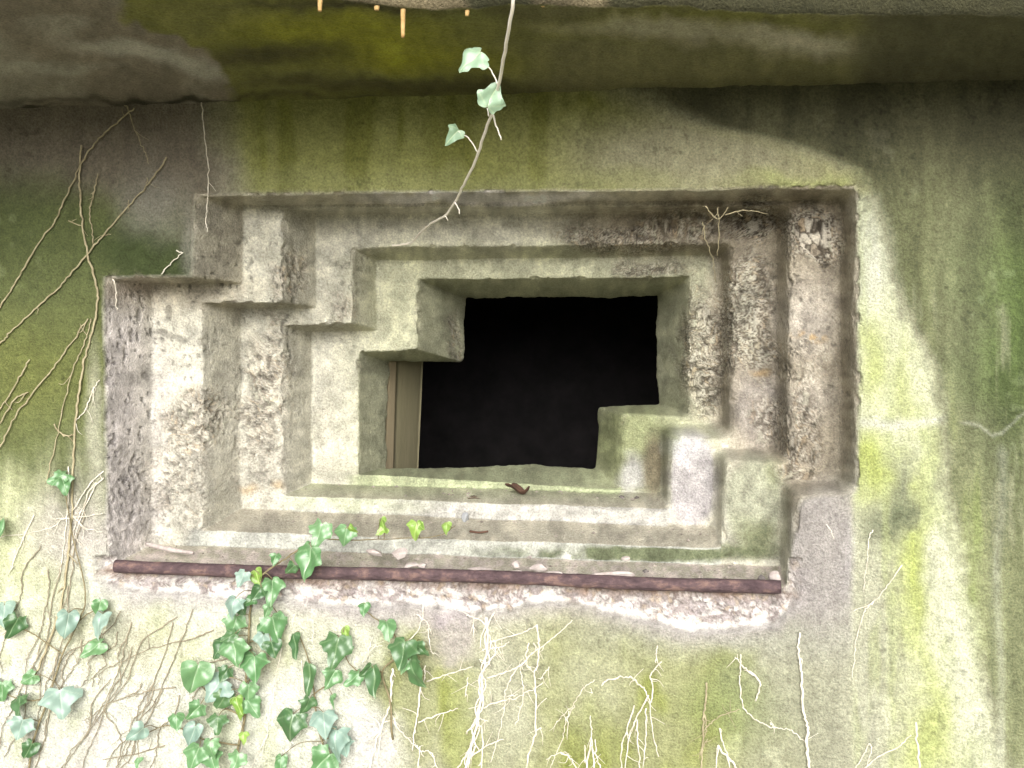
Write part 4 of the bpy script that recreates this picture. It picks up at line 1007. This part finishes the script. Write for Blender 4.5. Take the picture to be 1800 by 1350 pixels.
dry('angular thin twig zigzagging below the right part of the spalled sill', [[(1302, 1150), (1302, 1180), (1300, 1200), (1305, 1235), (1309, 1248), (1330, 1265), (1355, 1278), (1375, 1280), (1392, 1285), (1408, 1298), (1418, 1310)], ([(1302, 1168), (1318, 1182), (1336, 1200), (1328, 1232)], .0026, .0022), [(1292, 1155), (1302, 1165)], [(1355, 1270), (1362, 1278)]], M_DRY, .0018, .0013, 2, 23)
dry('thick whitish dry stem rising alone from the bottom edge at lower right', [([(1425, 1390), (1422, 1350), (1418, 1305), (1420, 1278), (1412, 1250), (1410, 1200), (1408, 1170), (1403, 1140), (1406, 1112)], .0042, .0028)], M_DRY, .003, .002, 2, 24)
dry('forked whitish straw at the bottom edge left of the thick stem', [([(1262, 1310), (1275, 1328), (1295, 1352), (1310, 1375)], .0030, .003), [(1262, 1312), (1258, 1380)], [(1265, 1280), (1272, 1310), (1285, 1335)]], M_DRY, .0022, .0016, 1, 25)
dry('thin straight straw lying steeply on the wall right of the mauve-grey block', [[(1535, 932), (1528, 945), (1524, 985), (1518, 1040)]], M_DRY, .0016, .001, 0, 26)
dry('bent thin straw slanting across the green wall below the straight straw', [[(1586, 993), (1560, 1030), (1535, 1058), (1500, 1075)], [(1535, 1058), (1520, 1075), (1510, 1105), (1502, 1150), (1498, 1192)]], M_DRY, .0016, .001, 0, 31)
dry('tiny curved pale straw on the mauve-grey block at lower right', [[(1452, 922), (1460, 932), (1466, 948)]], M_DRY, .0018, .001, 0, 27)
dry('looped pale straw entering at the bottom edge on the lower right', [[(1500, 1355), (1520, 1325), (1527, 1308), (1532, 1316), (1522, 1350)], ([(1515, 1355), (1545, 1330), (1580, 1312), (1602, 1292)], .0018, .0012), ([(1610, 1270), (1613, 1310), (1617, 1360)], .0026, .003)], M_DRY, .0016, .0014, 0, 28)
dry('thin reddish dry stems dangling inside the upper right of the opening', [[(1235, 390, .10), (1240, 420, .12), (1252, 455, .16), (1258, 495, .2)], [(1262, 365, .08), (1264, 400, .10), (1262, 450, .14)], [(1240, 362, .06), (1262, 385, .08), (1280, 365, .06)], [(1275, 378, .08), (1310, 370, .08), (1350, 376, .1)]], M_TAN, .0018, .0012, 1, 29)
dry('faint thin dry twigs stuck to the roof underside right of the hanging shoot', [[(905, 125, -.14), (940, 118, -.14), (985, 115, -.14), (1008, 105, -.16)], [(985, 85, -.26), (1010, 80, -.27), (1028, 73, -.28)]], M_TAN, .0016, .0009, 0, 30)
